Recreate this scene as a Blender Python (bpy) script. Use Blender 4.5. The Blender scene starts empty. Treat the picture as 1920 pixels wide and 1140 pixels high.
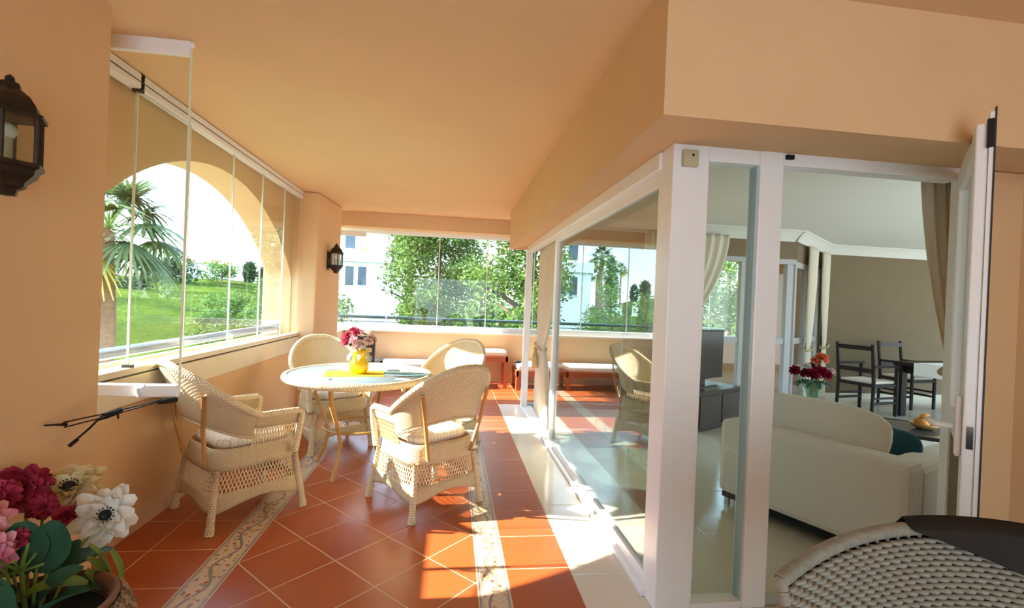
import bpy, bmesh, math, random
from math import sin, cos, pi, radians, sqrt, atan2, tan
from mathutils import Vector, Matrix
random.seed(7)
SC = bpy.context.scene
COL = SC.collection

# ------------------------------------------------------------------ materials
def nt(name):
    m = bpy.data.materials.new(name); m.use_nodes = True
    n = m.node_tree.nodes; l = m.node_tree.links
    return m, n, l, n['Principled BSDF']
def srgb(r, g, b):
    f = lambda c: c/12.92 if c <= .04045 else ((c+.055)/1.055)**2.4
    return (f(r/255), f(g/255), f(b/255), 1)
def mth(n, l, op, a, b=None, c=None):
    k = n.new('ShaderNodeMath'); k.operation = op
    for i, v in enumerate((a, b, c)):
        if v is None: continue
        if isinstance(v, (int, float)): k.inputs[i].default_value = v
        else: l.new(v, k.inputs[i])
    return k.outputs[0]
def mixc(n, l, f, a, b):
    k = n.new('ShaderNodeMix'); k.data_type = 'RGBA'
    if isinstance(f, (int, float)): k.inputs[0].default_value = f
    else: l.new(f, k.inputs[0])
    for i, v in ((6, a), (7, b)):
        if isinstance(v, tuple): k.inputs[i].default_value = v
        else: l.new(v, k.inputs[i])
    return k.outputs[2]
def ocoord(n): return n.new('ShaderNodeTexCoord').outputs['Object']
def noise(n, l, vec, scale, detail=3, rough=.5):
    k = n.new('ShaderNodeTexNoise'); k.inputs['Scale'].default_value = scale
    k.inputs['Detail'].default_value = detail; k.inputs['Roughness'].default_value = rough
    if vec is not None: l.new(vec, k.inputs['Vector'])
    return k.outputs['Fac']
def bump(n, l, p, h, s, d=.01):
    b = n.new('ShaderNodeBump'); b.inputs['Strength'].default_value = s; b.inputs['Distance'].default_value = d
    l.new(h, b.inputs['Height']); l.new(b.outputs[0], p.inputs['Normal'])
def plain(name, col, rough=.5, metal=0, spec=.5, var=0, vs=8, bs=0, bsc=60, bd=.004):
    m, n, l, p = nt(name)
    p.inputs['Base Color'].default_value = col; p.inputs['Roughness'].default_value = rough
    p.inputs['Metallic'].default_value = metal; p.inputs['Specular IOR Level'].default_value = spec
    if var or bs: c = ocoord(n)
    if var:
        f = noise(n, l, c, vs)
        d = tuple(max(0, x*(1-var)) for x in col[:3])+(1,); u = tuple(min(1, x*(1+var)) for x in col[:3])+(1,)
        l.new(mixc(n, l, f, d, u), p.inputs['Base Color'])
    if bs: bump(n, l, p, noise(n, l, c, bsc), bs, bd)
    return m
def glassmat(name, tint=(1, 1, 1, 1), f0=.05, rough=0):
    m = bpy.data.materials.new(name); m.use_nodes = True
    n = m.node_tree.nodes; l = m.node_tree.links; n.clear()
    o = n.new('ShaderNodeOutputMaterial'); mx = n.new('ShaderNodeMixShader')
    t = n.new('ShaderNodeBsdfTransparent'); t.inputs[0].default_value = tint
    g = n.new('ShaderNodeBsdfGlossy'); g.inputs['Roughness'].default_value = rough
    w = n.new('ShaderNodeLayerWeight'); w.inputs[0].default_value = .5
    k = mth(n, l, 'POWER', w.outputs['Facing'], 5); k = mth(n, l, 'MULTIPLY_ADD', k, 1-f0, f0)
    l.new(k, mx.inputs[0]); l.new(t.outputs[0], mx.inputs[1]); l.new(g.outputs[0], mx.inputs[2])
    l.new(mx.outputs[0], o.inputs[0]); return m
def weavemat(name, col, dark, fu, fv, rough=.55, bs=.8, bd=.004):
    """basket weave from UVs given in metres: fu, fv = strands per metre"""
    m, n, l, p = nt(name)
    uv = n.new('ShaderNodeTexCoord').outputs['UV']; s = n.new('ShaderNodeSeparateXYZ'); l.new(uv, s.inputs[0])
    U = mth(n, l, 'MULTIPLY', s.outputs[0], fu); V = mth(n, l, 'MULTIPLY', s.outputs[1], fv)
    odd = mth(n, l, 'MULTIPLY', mth(n, l, 'MODULO', mth(n, l, 'FLOOR', V), 2), .5)
    a = mth(n, l, 'ABSOLUTE', mth(n, l, 'SINE', mth(n, l, 'MULTIPLY', mth(n, l, 'ADD', U, odd), pi)))
    b = mth(n, l, 'ABSOLUTE', mth(n, l, 'SINE', mth(n, l, 'MULTIPLY', V, pi)))
    h = mth(n, l, 'MULTIPLY', mth(n, l, 'POWER', a, .6), mth(n, l, 'POWER', b, .6))
    r = n.new('ShaderNodeValToRGB'); l.new(h, r.inputs[0])
    r.color_ramp.elements[0].position = .12; r.color_ramp.elements[0].color = dark
    r.color_ramp.elements[1].position = .55; r.color_ramp.elements[1].color = col
    l.new(r.outputs[0], p.inputs['Base Color']); p.inputs['Roughness'].default_value = rough
    bump(n, l, p, h, bs, bd); return m

M = {}
M['plaster'] = plain('plaster_apricot', (.72, .48, .272, 1), .85, spec=.2, var=.05, vs=3, bs=.15, bsc=140)
M['plaster_white'] = plain('plaster_white', (.68, .66, .58, 1), .85, spec=.2)
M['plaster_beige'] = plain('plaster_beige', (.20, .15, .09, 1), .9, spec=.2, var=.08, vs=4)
M['white'] = plain('white_lacquer', (.86, .86, .88, 1), .3)
M['grey_frame'] = plain('grey_frame', (.42, .41, .40, 1), .4)
M['sill'] = plain('sill_stone', (.78, .70, .56, 1), .5, var=.05)
M['dark_groove'] = plain('dark_seal', (.02, .02, .02, 1), .6)
M['bronze'] = plain('aged_bronze', (.035, .024, .015, 1), .42, metal=.6, var=.5, vs=30)
M['glass'] = glassmat('clear_glass', (.96, .985, .97, 1), .035)
M['glass_edge'] = plain('glass_edge', (.78, .84, .72, 1), .15)
M['glass_door'] = glassmat('door_glass', (.90, .95, .92, 1), .06)
M['glass_mirror'] = glassmat('reflective_door_glass', (.66, .76, .74, 1), .27)
M['lamp_glass'] = glassmat('seeded_glass', (.80, .82, .75, 1), .10, .15)
M['black'] = plain('black_plastic', (.008, .008, .009, 1), .45, spec=.3)
M['black_gloss'] = plain('black_gloss', (.006, .006, .007, 1), .25, spec=.25)
M['cane'] = weavemat('cane_weave', (.80, .65, .41, 1), (.44, .30, .14, 1), 70, 95)
M['cane_wrap'] = weavemat('cane_wrap', (.84, .70, .46, 1), (.50, .35, .18, 1), 8, 75, bs=.7)
M['cane_strand'] = plain('cane_strand', (.80, .64, .40, 1), .5, var=.15, vs=20)
M['bamboo'] = plain('bamboo_pole', (.50, .26, .08, 1), .35, var=.25, vs=9)
M['cushion'] = plain('cream_cushion', (.80, .72, .62, 1), .9, spec=.1, var=.05, vs=30, bs=.2, bsc=200)
M['rattan'] = plain('grey_rattan', (.27, .245, .20, 1), .42, var=.3, vs=40)
M['rattan_dark'] = plain('dark_rattan', (.014, .012, .011, 1), .6, spec=.25)  # back core, and the sheet that stands in for shadow on the back
M['curtain'] = plain('ivory_curtain', (.72, .65, .52, 1), .9, spec=.1, bs=.2, bsc=250)
M['rope'] = plain('gold_rope', (.50, .38, .17, 1), .8, bs=.5, bsc=150)
M['sofa'] = plain('sofa_cream', (.78, .73, .64, 1), .9, spec=.15, bs=.2, bsc=220)
M['teal'] = plain('teal_fabric', (.03, .085, .11, 1), .9, spec=.1)
M['darkwood'] = plain('dark_wood', (.018, .012, .009, 1), .4, spec=.25, var=.3, vs=12)
M['redwood'] = plain('red_brown_wood', (.36, .10, .032, 1), .4, var=.2, vs=10)
M['chrome'] = plain('chrome', (.6, .6, .62, 1), .15, metal=1)
M['yellow'] = plain('yellow_glaze', (.90, .56, .01, 1), .18)
M['yellowcloth'] = plain('yellow_cloth', (.85, .62, .03, 1), .8, spec=.15)
M['white_strip'] = plain('matte_white', (.88, .86, .84, 1), .8)
M['steel'] = plain('steel_pipe', (.34, .38, .46, 1), .25, metal=.7)
M['green_pipe'] = plain('green_pipe', (.03, .07, .06, 1), .35)
M['stone_bench'] = plain('white_pad', (.84, .82, .80, 1), .8)
M['trunk'] = plain('tree_bark', (.14, .10, .075, 1), .9, var=.4, vs=6, bs=.6, bsc=10, bd=.03)
M['palmtrunk'] = plain('palm_bark', (.17, .11, .07, 1), .9, var=.45, vs=14, bs=.8, bsc=16, bd=.03)
M['stem'] = plain('stem_green', (.16, .25, .05, 1), .6)
M['dirt'] = plain('potting_soil', (.03, .022, .015, 1), .95)
M['house_white'] = plain('house_render', (.85, .85, .84, 1), .8)
M['roof_tile'] = plain('roof_tile', (.40, .17, .09, 1), .8, var=.3, vs=5)
M['house_glass'] = plain('dark_window', (.05, .075, .11, 1), .15)
M['sensor'] = plain('aged_cream_plastic', (.52, .46, .30, 1), .5)
M['roomrug'] = plain('grey_marble', (.20, .195, .19, 1), .25, var=.25, vs=2)
def leafmat(name, c1, c2, trans=.3, vs=3):
    m, n, l, p = nt(name)
    f = noise(n, l, ocoord(n), vs, 2)
    r = n.new('ShaderNodeValToRGB'); l.new(f, r.inputs[0])
    r.color_ramp.elements[0].position = .35; r.color_ramp.elements[0].color = c1
    r.color_ramp.elements[1].position = .65; r.color_ramp.elements[1].color = c2
    l.new(r.outputs[0], p.inputs['Base Color']); p.inputs['Roughness'].default_value = .5; p.inputs['Specular IOR Level'].default_value = .15
    o = n['Material Output']; t = n.new('ShaderNodeBsdfTranslucent'); l.new(r.outputs[0], t.inputs[0])
    x = n.new('ShaderNodeMixShader'); x.inputs[0].default_value = trans
    l.new(p.outputs[0], x.inputs[1]); l.new(t.outputs[0], x.inputs[2]); l.new(x.outputs[0], o.inputs[0])
    return m
M['leaf_tree'] = leafmat('tree_leaf', (.035, .075, .015, 1), (.17, .25, .055, 1), .3, 1.2)
M['leaf_bush'] = leafmat('bush_leaf', (.05, .10, .02, 1), (.15, .23, .05, 1), .3, 1.5)
M['leaf_dark'] = leafmat('cypress_leaf', (.018, .04, .02, 1), (.045, .085, .04, 1), .1, 1)
M['leaf_palm'] = leafmat('palm_leaf', (.045, .075, .03, 1), (.15, .19, .07, 1), .3, .8)
M['leaf_palm_dry'] = leafmat('palm_leaf_dry', (.34, .33, .08, 1), (.55, .50, .12, 1), .3, .8)
M['leaf_pot'] = leafmat('bouquet_leaf', (.025, .08, .045, 1), (.05, .13, .075, 1), .1, 6)
M['leaf_lime'] = leafmat('lime_leaf', (.14, .24, .05, 1), (.24, .34, .09, 1), .15, 8)
def petal(name, c1, c2): return leafmat(name, c1, c2, .25, 14)
M['p_white'] = petal('white_petal', (.70, .66, .56, 1), (.85, .83, .78, 1))
M['p_cream'] = petal('cream_petal', (.62, .50, .24, 1), (.78, .68, .42, 1))
M['p_red'] = petal('crimson_petal', (.32, .02, .06, 1), (.58, .07, .14, 1))
M['p_pink'] = petal('pink_petal', (.75, .22, .32, 1), (.85, .45, .50, 1))
M['p_rose'] = petal('dark_rose_petal', (.16, .002, .018, 1), (.35, .008, .035, 1))
M['p_orange'] = petal('coral_petal', (.75, .16, .07, 1), (.88, .32, .18, 1))
M['p_blush'] = petal('blush_petal', (.78, .52, .45, 1), (.85, .70, .66, 1))
M['fruit'] = plain('orange_fruit', (.65, .27, .04, 1), .4, var=.3, vs=20)

def tilemat(name, sx, sy, ox, oy, rot, c1, c2, grout, gw=.006, rough=.28, nscale=5, gloss=.5):
    m, n, l, p = nt(name)
    c = ocoord(n); mp = n.new('ShaderNodeVectorRotate'); mp.rotation_type = 'Z_AXIS'
    mp.inputs['Angle'].default_value = -rot; mp.inputs['Center'].default_value = (ox, oy, 0); l.new(c, mp.inputs[0])
    s = n.new('ShaderNodeSeparateXYZ'); l.new(mp.outputs[0], s.inputs[0])
    u = mth(n, l, 'DIVIDE', mth(n, l, 'SUBTRACT', s.outputs[0], ox), sx); v = mth(n, l, 'DIVIDE', mth(n, l, 'SUBTRACT', s.outputs[1], oy), sy)
    du = mth(n, l, 'MULTIPLY', mth(n, l, 'PINGPONG', u, .5), sx); dv = mth(n, l, 'MULTIPLY', mth(n, l, 'PINGPONG', v, .5), sy)
    d = mth(n, l, 'MINIMUM', du, dv)
    g = mth(n, l, 'LESS_THAN', d, gw/2)
    cv = n.new('ShaderNodeCombineXYZ'); l.new(mth(n, l, 'FLOOR', u), cv.inputs[0]); l.new(mth(n, l, 'FLOOR', v), cv.inputs[1])
    wn = n.new('ShaderNodeTexWhiteNoise'); l.new(cv.outputs[0], wn.inputs['Vector'])
    f = mth(n, l, 'MULTIPLY_ADD', wn.outputs['Value'], .4, mth(n, l, 'MULTIPLY', noise(n, l, c, nscale, 4), .6))
    l.new(mixc(n, l, g, mixc(n, l, f, c1, c2), grout), p.inputs['Base Color'])
    l.new(mth(n, l, 'MULTIPLY_ADD', g, .5, rough), p.inputs['Roughness']); p.inputs['Specular IOR Level'].default_value = gloss
    bump(n, l, p, mth(n, l, 'MULTIPLY', mth(n, l, 'MINIMUM', d, .006), 1/.006), .3, .002)
    return m
TC1, TC2, GR = (.34, .062, .014, 1), (.46, .105, .028, 1), (.62, .40, .25, 1)
M['tile_left'] = tilemat('terracotta_left', .33, .33, -1.493, 2.625, 0, TC1, TC2, GR)
M['tile_right'] = tilemat('terracotta_right', .33, .33, .322, 2.69, 0, TC1, TC2, GR)
M['tile_diag'] = tilemat('terracotta_diagonal', .33, .33, -1.004, 2.485, pi/4, TC1, TC2, GR)
M['marble'] = tilemat('marble_threshold', .34, .80, .652, 2.30, 0, (.70, .62, .50, 1), (.80, .73, .61, 1), (.6, .52, .42, 1), .003, .15, 3)
M['room_floor'] = tilemat('room_marble', .60, .60, .97, 2.1, 0, (.60, .54, .40, 1), (.70, .63, .48, 1), (.52, .46, .35, 1), .003, .14, 2)
def bordermat(name, x0, w, y0):
    m, n, l, p = nt(name)
    c = ocoord(n); s = n.new('ShaderNodeSeparateXYZ'); l.new(c, s.inputs[0])
    u = mth(n, l, 'DIVIDE', mth(n, l, 'SUBTRACT', s.outputs[0], x0), w); v = mth(n, l, 'DIVIDE', mth(n, l, 'SUBTRACT', s.outputs[1], y0), .33)
    # scrolling vine: distance to a sine down the middle, plus leaves
    wv = mth(n, l, 'MULTIPLY_ADD', mth(n, l, 'SINE', mth(n, l, 'MULTIPLY', v, 2*pi)), .17, .5)
    dv = mth(n, l, 'ABSOLUTE', mth(n, l, 'SUBTRACT', u, wv)); vine = mth(n, l, 'LESS_THAN', dv, .045)
    vo = n.new('ShaderNodeTexVoronoi'); vo.inputs['Scale'].default_value = 34; l.new(c, vo.inputs['Vector'])
    sp = mth(n, l, 'LESS_THAN', vo.outputs['Distance'], .36)
    sc = n.new('ShaderNodeSeparateColor'); l.new(vo.outputs['Color'], sc.inputs[0])
    r = n.new('ShaderNodeValToRGB'); r.color_ramp.interpolation = 'CONSTANT'; l.new(sc.outputs[0], r.inputs[0])
    e = r.color_ramp.elements; e[0].color = (.50, .20, .05, 1); e[1].position = .3; e[1].color = (.42, .08, .04, 1)
    for q, cc in ((.5, (.22, .20, .20, 1)), (.72, (.50, .33, .12, 1)), (.86, (.28, .22, .17, 1))):
        k = e.new(q); k.color = cc
    base = mixc(n, l, noise(n, l, c, 9), (.56, .40, .25, 1), (.66, .50, .33, 1))
    inn = mth(n, l, 'LESS_THAN', mth(n, l, 'ABSOLUTE', mth(n, l, 'SUBTRACT', u, .5)), .34)
    sp = mth(n, l, 'MULTIPLY', sp, inn)
    col = mixc(n, l, sp, base, r.outputs[0]); col = mixc(n, l, vine, col, (.26, .20, .17, 1))
    eu = mth(n, l, 'ABSOLUTE', mth(n, l, 'SUBTRACT', u, .5))
    b1 = mth(n, l, 'MULTIPLY', mth(n, l, 'GREATER_THAN', eu, .40), mth(n, l, 'LESS_THAN', eu, .455))
    col = mixc(n, l, b1, col, (.22, .19, .20, 1))
    b2 = mth(n, l, 'MULTIPLY', mth(n, l, 'GREATER_THAN', eu, .35), mth(n, l, 'LESS_THAN', eu, .37)); col = mixc(n, l, b2, col, (.30, .25, .24, 1))
    g = mth(n, l, 'MAXIMUM', mth(n, l, 'GREATER_THAN', eu, .48), mth(n, l, 'LESS_THAN', mth(n, l, 'PINGPONG', v, .5), .009))
    l.new(mixc(n, l, g, col, GR), p.inputs['Base Color']); p.inputs['Roughness'].default_value = .3
    return m
M['border_left'] = bordermat('border_left', -1.168, .166, 2.55)
M['border_right'] = bordermat('border_right', .171, .150, 2.50)
M['skirt'] = tilemat('skirting_tile', .001, .33, 50, 2.72, 0, TC1, TC2, GR, .006)
def grassmat():
    m, n, l, p = nt('hill_grass'); c = ocoord(n)
    r = n.new('ShaderNodeValToRGB'); l.new(noise(n, l, c, .16, 6, .6), r.inputs[0]); e = r.color_ramp.elements
    e[0].position = .32; e[0].color = (.022, .034, .010, 1); e[1].position = .66; e[1].color = (.070, .088, .016, 1)
    k = e.new(.5); k.color = (.044, .066, .012, 1); k = e.new(.78); k.color = (.12, .10, .05, 1)
    l.new(r.outputs[0], p.inputs['Base Color']); p.inputs['Roughness'].default_value = .9; p.inputs['Specular IOR Level'].default_value = 0
    bump(n, l, p, noise(n, l, c, 3, 5), 1, .2); return m
M['grass'] = grassmat()
def basketmat():
    m, n, l, p = nt('basket_bark'); c = ocoord(n)
    w = n.new('ShaderNodeTexWave'); w.wave_type = 'BANDS'; w.bands_direction = 'DIAGONAL'; w.inputs['Scale'].default_value = 22; w.inputs['Distortion'].default_value = 7
    w.inputs['Detail'].default_value = 3; w.inputs['Detail Scale'].default_value = 3; l.new(c, w.inputs['Vector'])
    l.new(mixc(n, l, w.outputs['Fac'], (.09, .05, .028, 1), (.42, .27, .16, 1)), p.inputs['Base Color']); p.inputs['Roughness'].default_value = .7
    bump(n, l, p, w.outputs['Fac'], .9, .006); return m
M['basket'] = basketmat()
def quiltmat():
    m, n, l, p = nt('diamond_cushion'); uv = ocoord(n); s = n.new('ShaderNodeSeparateXYZ'); l.new(uv, s.inputs[0])
    a = mth(n, l, 'PINGPONG', mth(n, l, 'MULTIPLY', mth(n, l, 'ADD', s.outputs[0], s.outputs[1]), 20), .5)
    b = mth(n, l, 'PINGPONG', mth(n, l, 'MULTIPLY', mth(n, l, 'SUBTRACT', s.outputs[0], s.outputs[1]), 20), .5)
    g = mth(n, l, 'LESS_THAN', mth(n, l, 'MINIMUM', a, b), .05)
    l.new(mixc(n, l, g, (.80, .70, .58, 1), (.60, .46, .34, 1)), p.inputs['Base Color']); p.inputs['Roughness'].default_value = .9
    return m
M['quilt'] = quiltmat()

# ------------------------------------------------------------------ mesh builder
class MB:
    def __init__(s): s.v = []; s.f = []; s.uv = []; s.mi = []
    def add(s, vs, fs, uvs=None, mi=0):
        b = len(s.v); s.v += [tuple(v) for v in vs]
        for i, f in enumerate(fs):
            s.f.append([b+j for j in f]); s.uv.append(uvs[i] if uvs else [(0, 0)]*len(f)); s.mi.append(mi)
    def box(s, x0, x1, y0, y1, z0, z1, mi=0, T=None):
        vs = [Vector(p) for p in ((x0,y0,z0),(x1,y0,z0),(x1,y1,z0),(x0,y1,z0),(x0,y0,z1),(x1,y0,z1),(x1,y1,z1),(x0,y1,z1))]
        if T: vs = [T @ v for v in vs]
        s.add(vs, [(0,3,2,1),(4,5,6,7),(0,1,5,4),(1,2,6,5),(2,3,7,6),(3,0,4,7)], mi=mi)
    def prism(s, poly, z0, z1, mi=0):
        n = len(poly)
        a = sum(poly[i][0]*poly[(i+1) % n][1]-poly[(i+1) % n][0]*poly[i][1] for i in range(n))
        if a < 0: poly = poly[::-1]
        vs = [(x, y, z0) for x, y in poly]+[(x, y, z1) for x, y in poly]
        s.add(vs, [tuple(range(n-1, -1, -1)), tuple(range(n, 2*n))]+[(i, (i+1) % n, n+(i+1) % n, n+i) for i in range(n)], mi=mi)
    def grid(s, P, cu=False, cv=False, mi=0, uv=None, flip=False):
        nu = len(P); nv = len(P[0]); fs = []; us = []
        for i in range(nu if cu else nu-1):
            for j in range(nv if cv else nv-1):
                i2 = (i+1) % nu; j2 = (j+1) % nv
                f = [i*nv+j, i2*nv+j, i2*nv+j2, i*nv+j2]
                q = [uv(a, b) for a, b in ((i, j), (i+1, j), (i+1, j+1), (i, j+1))] if uv else [(0, 0)]*4
                if flip: f = f[::-1]; q = q[::-1]
                fs.append(f); us.append(q)
        s.add([p for r in P for p in r], fs, us, mi)
    def tube(s, pts, r, n=8, mi=0, closed=False, caps=True, sq=1.0):
        pts = [Vector(p) for p in pts]; N = len(pts)
        rr = r if isinstance(r, (list, tuple)) else [r]*N
        up = None; rows = []; L = 0; Ls = []
        for i, p in enumerate(pts):
            if i: L += (p-pts[i-1]).length
            Ls.append(L)
            a = pts[(i-1) % N] if (closed or i) else p; b = pts[(i+1) % N] if (closed or i < N-1) else p
            t = (b-a).normalized() if (b-a).length > 1e-9 else Vector((0, 0, 1))
            if up is None:
                up = Vector((0, 0, 1)) if abs(t.z) < .95 else Vector((1, 0, 0))
            x = t.cross(up)
            if x.length < 1e-6: x = t.orthogonal()
            x.normalize(); y = x.cross(t).normalized(); up = y
            rows.append([p+(x*cos(2*pi*k/n)+y*sin(2*pi*k/n)*sq)*rr[i] for k in range(n)])
        Ls.append(L+(pts[0]-pts[-1]).length)
        s.grid(rows, cu=closed, cv=True, mi=mi, uv=lambda i, j: (j/n, Ls[min(i, len(Ls)-1)]), flip=True)
        if caps and not closed:
            b = len(s.v)-N*n
            s.f.append([b+k for k in range(n)]); s.uv.append([(0, 0)]*n); s.mi.append(mi)
            s.f.append([b+(N-1)*n+k for k in range(n-1, -1, -1)]); s.uv.append([(0, 0)]*n); s.mi.append(mi)
    def lathe(s, prof, c=(0, 0, 0), n=24, mi=0, rot=0, sx=1, sy=1):
        rows = []; L = [0]
        for i in range(1, len(prof)): L.append(L[-1]+math.dist(prof[i], prof[i-1]))
        for r, z in prof: rows.append([(c[0]+r*cos(rot+2*pi*k/n)*sx, c[1]+r*sin(rot+2*pi*k/n)*sy, c[2]+z) for k in range(n)])
        s.grid(rows, cv=True, mi=mi, uv=lambda i, j: (j/n, L[i]), flip=True)
    def ball(s, c, r, n=10, mi=0, sx=1, sy=1, sz=1):
        s.lathe([(max(1e-4, r*sin(pi*i/n)), -r*cos(pi*i/n)*sz) for i in range(n+1)], c, n+4, mi, 0, sx, sy)
    def build(s, name, mat, parent=None, smooth=False, bevel=0, world=None, autosm=None):
        me = bpy.data.meshes.new(name); me.from_pydata(s.v, [], s.f)
        for m in (mat if isinstance(mat, (list, tuple)) else [mat]): me.materials.append(M[m] if isinstance(m, str) else m)
        ul = me.uv_layers.new(name='UVMap'); flat = []
        for q in s.uv:
            for a in q: flat += [a[0], a[1]]
        ul.data.foreach_set('uv', flat)
        me.polygons.foreach_set('material_index', s.mi)
        if smooth: me.polygons.foreach_set('use_smooth', [True]*len(me.polygons))
        me.update()
        o = bpy.data.objects.new(name, me); COL.objects.link(o)
        if parent: o.parent = parent
        if bevel:
            b = o.modifiers.new('edge', 'BEVEL'); b.width = bevel; b.segments = 2; b.limit_method = 'ANGLE'
        return o
def tag(o, label=None, cat=None, group=None, kind=None):
    for k, v in (('label', label), ('category', cat), ('group', group), ('kind', kind)):
        if v: o[k] = v
    return o
def empty(name, loc=(0, 0, 0), rz=0, label=None, cat=None, group=None, kind=None):
    o = bpy.data.objects.new(name, None); o.empty_display_size = .1; COL.objects.link(o)
    o.location = loc; o.rotation_euler = (0, 0, rz); return tag(o, label, cat, group, kind)
def copy_tree(o, parent=None):
    c = o.copy(); COL.objects.link(c); c.parent = parent
    for ch in list(o.children): copy_tree(ch, c)
    return c
def struct(name, mb, mat, parent=None, **k):
    o = mb.build(name, mat, parent, **k)
    if not parent: o['kind'] = 'structure'
    return o
def boxes(*bs):
    m = MB()
    for b in bs: m.box(*b)
    return m

# ------------------------------------------------------------------ camera (terrace frame: X across, Y along the terrace)
F_PX, YAW, PITCH, ROLL, EYE = 884.2, .1263039, -.0044972, .0407982, 1.354
def cam_axes():
    cy, sy = cos(YAW), sin(YAW); f = Vector((sy, cy, 0)); r = Vector((cy, -sy, 0)); u = Vector((0, 0, 1))
    cp, sp = cos(PITCH), sin(PITCH); f2 = f*cp+u*sp; u2 = u*cp-f*sp
    cr, sr = cos(ROLL), sin(ROLL); return r*cr+u2*sr, u2*cr-r*sr, f2
R_, U_, D_ = cam_axes()
cam = bpy.data.cameras.new('camera'); co = bpy.data.objects.new('camera', cam); COL.objects.link(co)
cam.sensor_fit = 'HORIZONTAL'; cam.sensor_width = 36; cam.lens = F_PX*36/1920; cam.clip_start = .05; cam.clip_end = 600
mw = Matrix((R_, U_, -D_)).transposed().to_4x4(); mw.translation = (0, 0, EYE); co.matrix_world = mw
SC.camera = co

# ================================================================== SETTING
CEIL = 2.5
# floor: one slab, bands of tile laid side by side
fl = MB()
def band(x0, x1, y0, y1, mi): fl.add([(x0, y0, 0), (x1, y0, 0), (x1, y1, 0), (x0, y1, 0)], [(0, 1, 2, 3)], mi=mi)
Y0, Y1 = .9, 7.79
for x0, x1, mi in ((-1.70, -1.168, 0), (-1.168, -1.002, 1), (-1.002, .171, 2), (.171, .321, 3), (.321, .652, 4)):
    band(x0, x1, Y0, Y1, mi)
band(.652, .97, Y0, 6.17, 5); band(.652, .97, 6.17, Y1, 4); band(.97, 3.2, Y0, 1.96, 5); band(.97, 6.4, 6.08, Y1, 4)  # marble in front of the facade picked pale for neutral bounce light
fl.box(-1.70, 6.4, Y0, Y1, -.20, -.004, 5)
struct('floor', fl, ['tile_left', 'border_left', 'tile_diag', 'border_right', 'tile_right', 'marble'])
rf = MB(); rf.prism([(.97, 1.96), (9.6, 1.96), (9.6, 7.06), (6.06, 7.06), (4.75, 6.08), (.97, 6.08)], -.10, .001)
struct('floor_living_room', rf, 'room_floor')
# ceilings
ce = MB(); ce.prism([(-2.05, -3.1), (3.2, -3.1), (3.2, 1.9), (.9, 1.9), (.9, 6.0), (4.7, 6.0), (6.6, 7.4), (6.6, 8.0), (-2.05, 8.0)], CEIL, CEIL+.2)
struct('ceiling', ce, 'plaster')
c2 = MB(); c2.prism([(.92, 1.92), (9.7, 1.92), (9.7, 7.2), (6.1, 7.2), (4.7, 6.05), (.92, 6.05)], CEIL-.01, CEIL+.19)
struct('ceiling_living_room', c2, 'plaster_white')
# dropped soffit beam, L-shaped, soffit rising to the frame heads
def soffit():
    m = MB(); zo, zi, zt = 2.024, 2.086, CEIL
    out = [(3.2, 1.56), (.70, 1.56), (.70, 6.0), (.98, 6.0)]
    inn = [(3.2, 2.0), (.955, 2.0), (.955, 5.96), (.98, 5.98)]
    vs = [(x, y, zo) for x, y in out]+[(x, y, zt) for x, y in out]+[(x, y, zi) for x, y in inn]+[(x, y, zt) for x, y in inn]
    fs = []
    for i in range(3): fs += [(i, i+1, 5+i, 4+i), (8+i, 9+i, i+1, i), (12+i, 13+i, 9+i, 8+i)]
    m.add(vs, [tuple(reversed(f)) for f in fs]); return m
struct('wall_right_beam', soffit(), 'plaster')
struct('wall_right_header', boxes((.965, 3.2, 2.0, 2.12, 2.075, CEIL-.01), (.965, 1.07, 2.12, 5.97, 2.075, CEIL-.01)), 'plaster_beige')
# left: pier, parapet, arch wall
struct('wall_left_pier', boxes((-2.1, -1.44, -3.0, 2.15, 0, CEIL)), 'plaster')
pa = boxes((-2.02, -1.70, 2.15, 5.62, -.2, .722), (-2.02, -1.70, 5.62, 7.79, -.2, .80))
struct('wall_left_parapet', pa, 'plaster')
struct('trim_1', boxes((-2.0, -1.685, 2.15, 5.60, .722, .872)), 'sill', bevel=.006)
pr = MB(); pr.prism([(-2.1, 5.55), (-1.69, 5.55), (-1.53, 5.57), (-1.47, 6.40), (-2.1, 6.46)], 0, CEIL)
struct('wall_left_far_pier', pr, 'plaster', bevel=.02)
def archwall():
    m = MB(); xi, xo = -1.79, -2.06
    N = 48; ya, yb = 2.1, 5.53; ys = [ya+(yb-ya)*i/N for i in range(N+1)]
    zi = [.25+sqrt(max(0, 2.03**2-(y-3.95)**2)) for y in ys]; zo = [.12+sqrt(max(0, 2.14**2-(y-3.96)**2)) for y in ys]
    zt = CEIL+.1
    rows = []
    P = [[(xi, y, zt) for y in ys], [(xi, y, z) for y, z in zip(ys, zi)], [(xo, y, z) for y, z in zip(ys, zo)], [(xo, y, zt) for y in ys]]
    m.grid(P, flip=True)
    for y, a, b, fl_ in ((ya, zi[0], zo[0], 0), (yb, zi[-1], zo[-1], 1)):
        f = [(xi, y, .70), (xo, y, .70), (xo, y, b), (xi, y, a)]; m.add(f, [(0, 1, 2, 3) if fl_ == 0 else (3, 2, 1, 0)])
    for y0, y1, za, zb in ((1.2, ya, zi[0], zo[0]), (yb, 6.3, zi[-1], zo[-1])):
        m.add([(xi, y0, -.2), (xi, y1, -.2), (xi, y1, zt), (xi, y0, zt)], [(0, 1, 2, 3)])
        m.add([(xo, y0, -.2), (xo, y1, -.2), (xo, y1, zt), (xo, y0, zt)], [(3, 2, 1, 0)])
    return m
struct('wall_left_arch', archwall(), 'plaster')
struct('wall_left_outer_base', boxes((-2.12, -2.02, 1.2, 7.95, -3.4, .70)), 'plaster')
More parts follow.
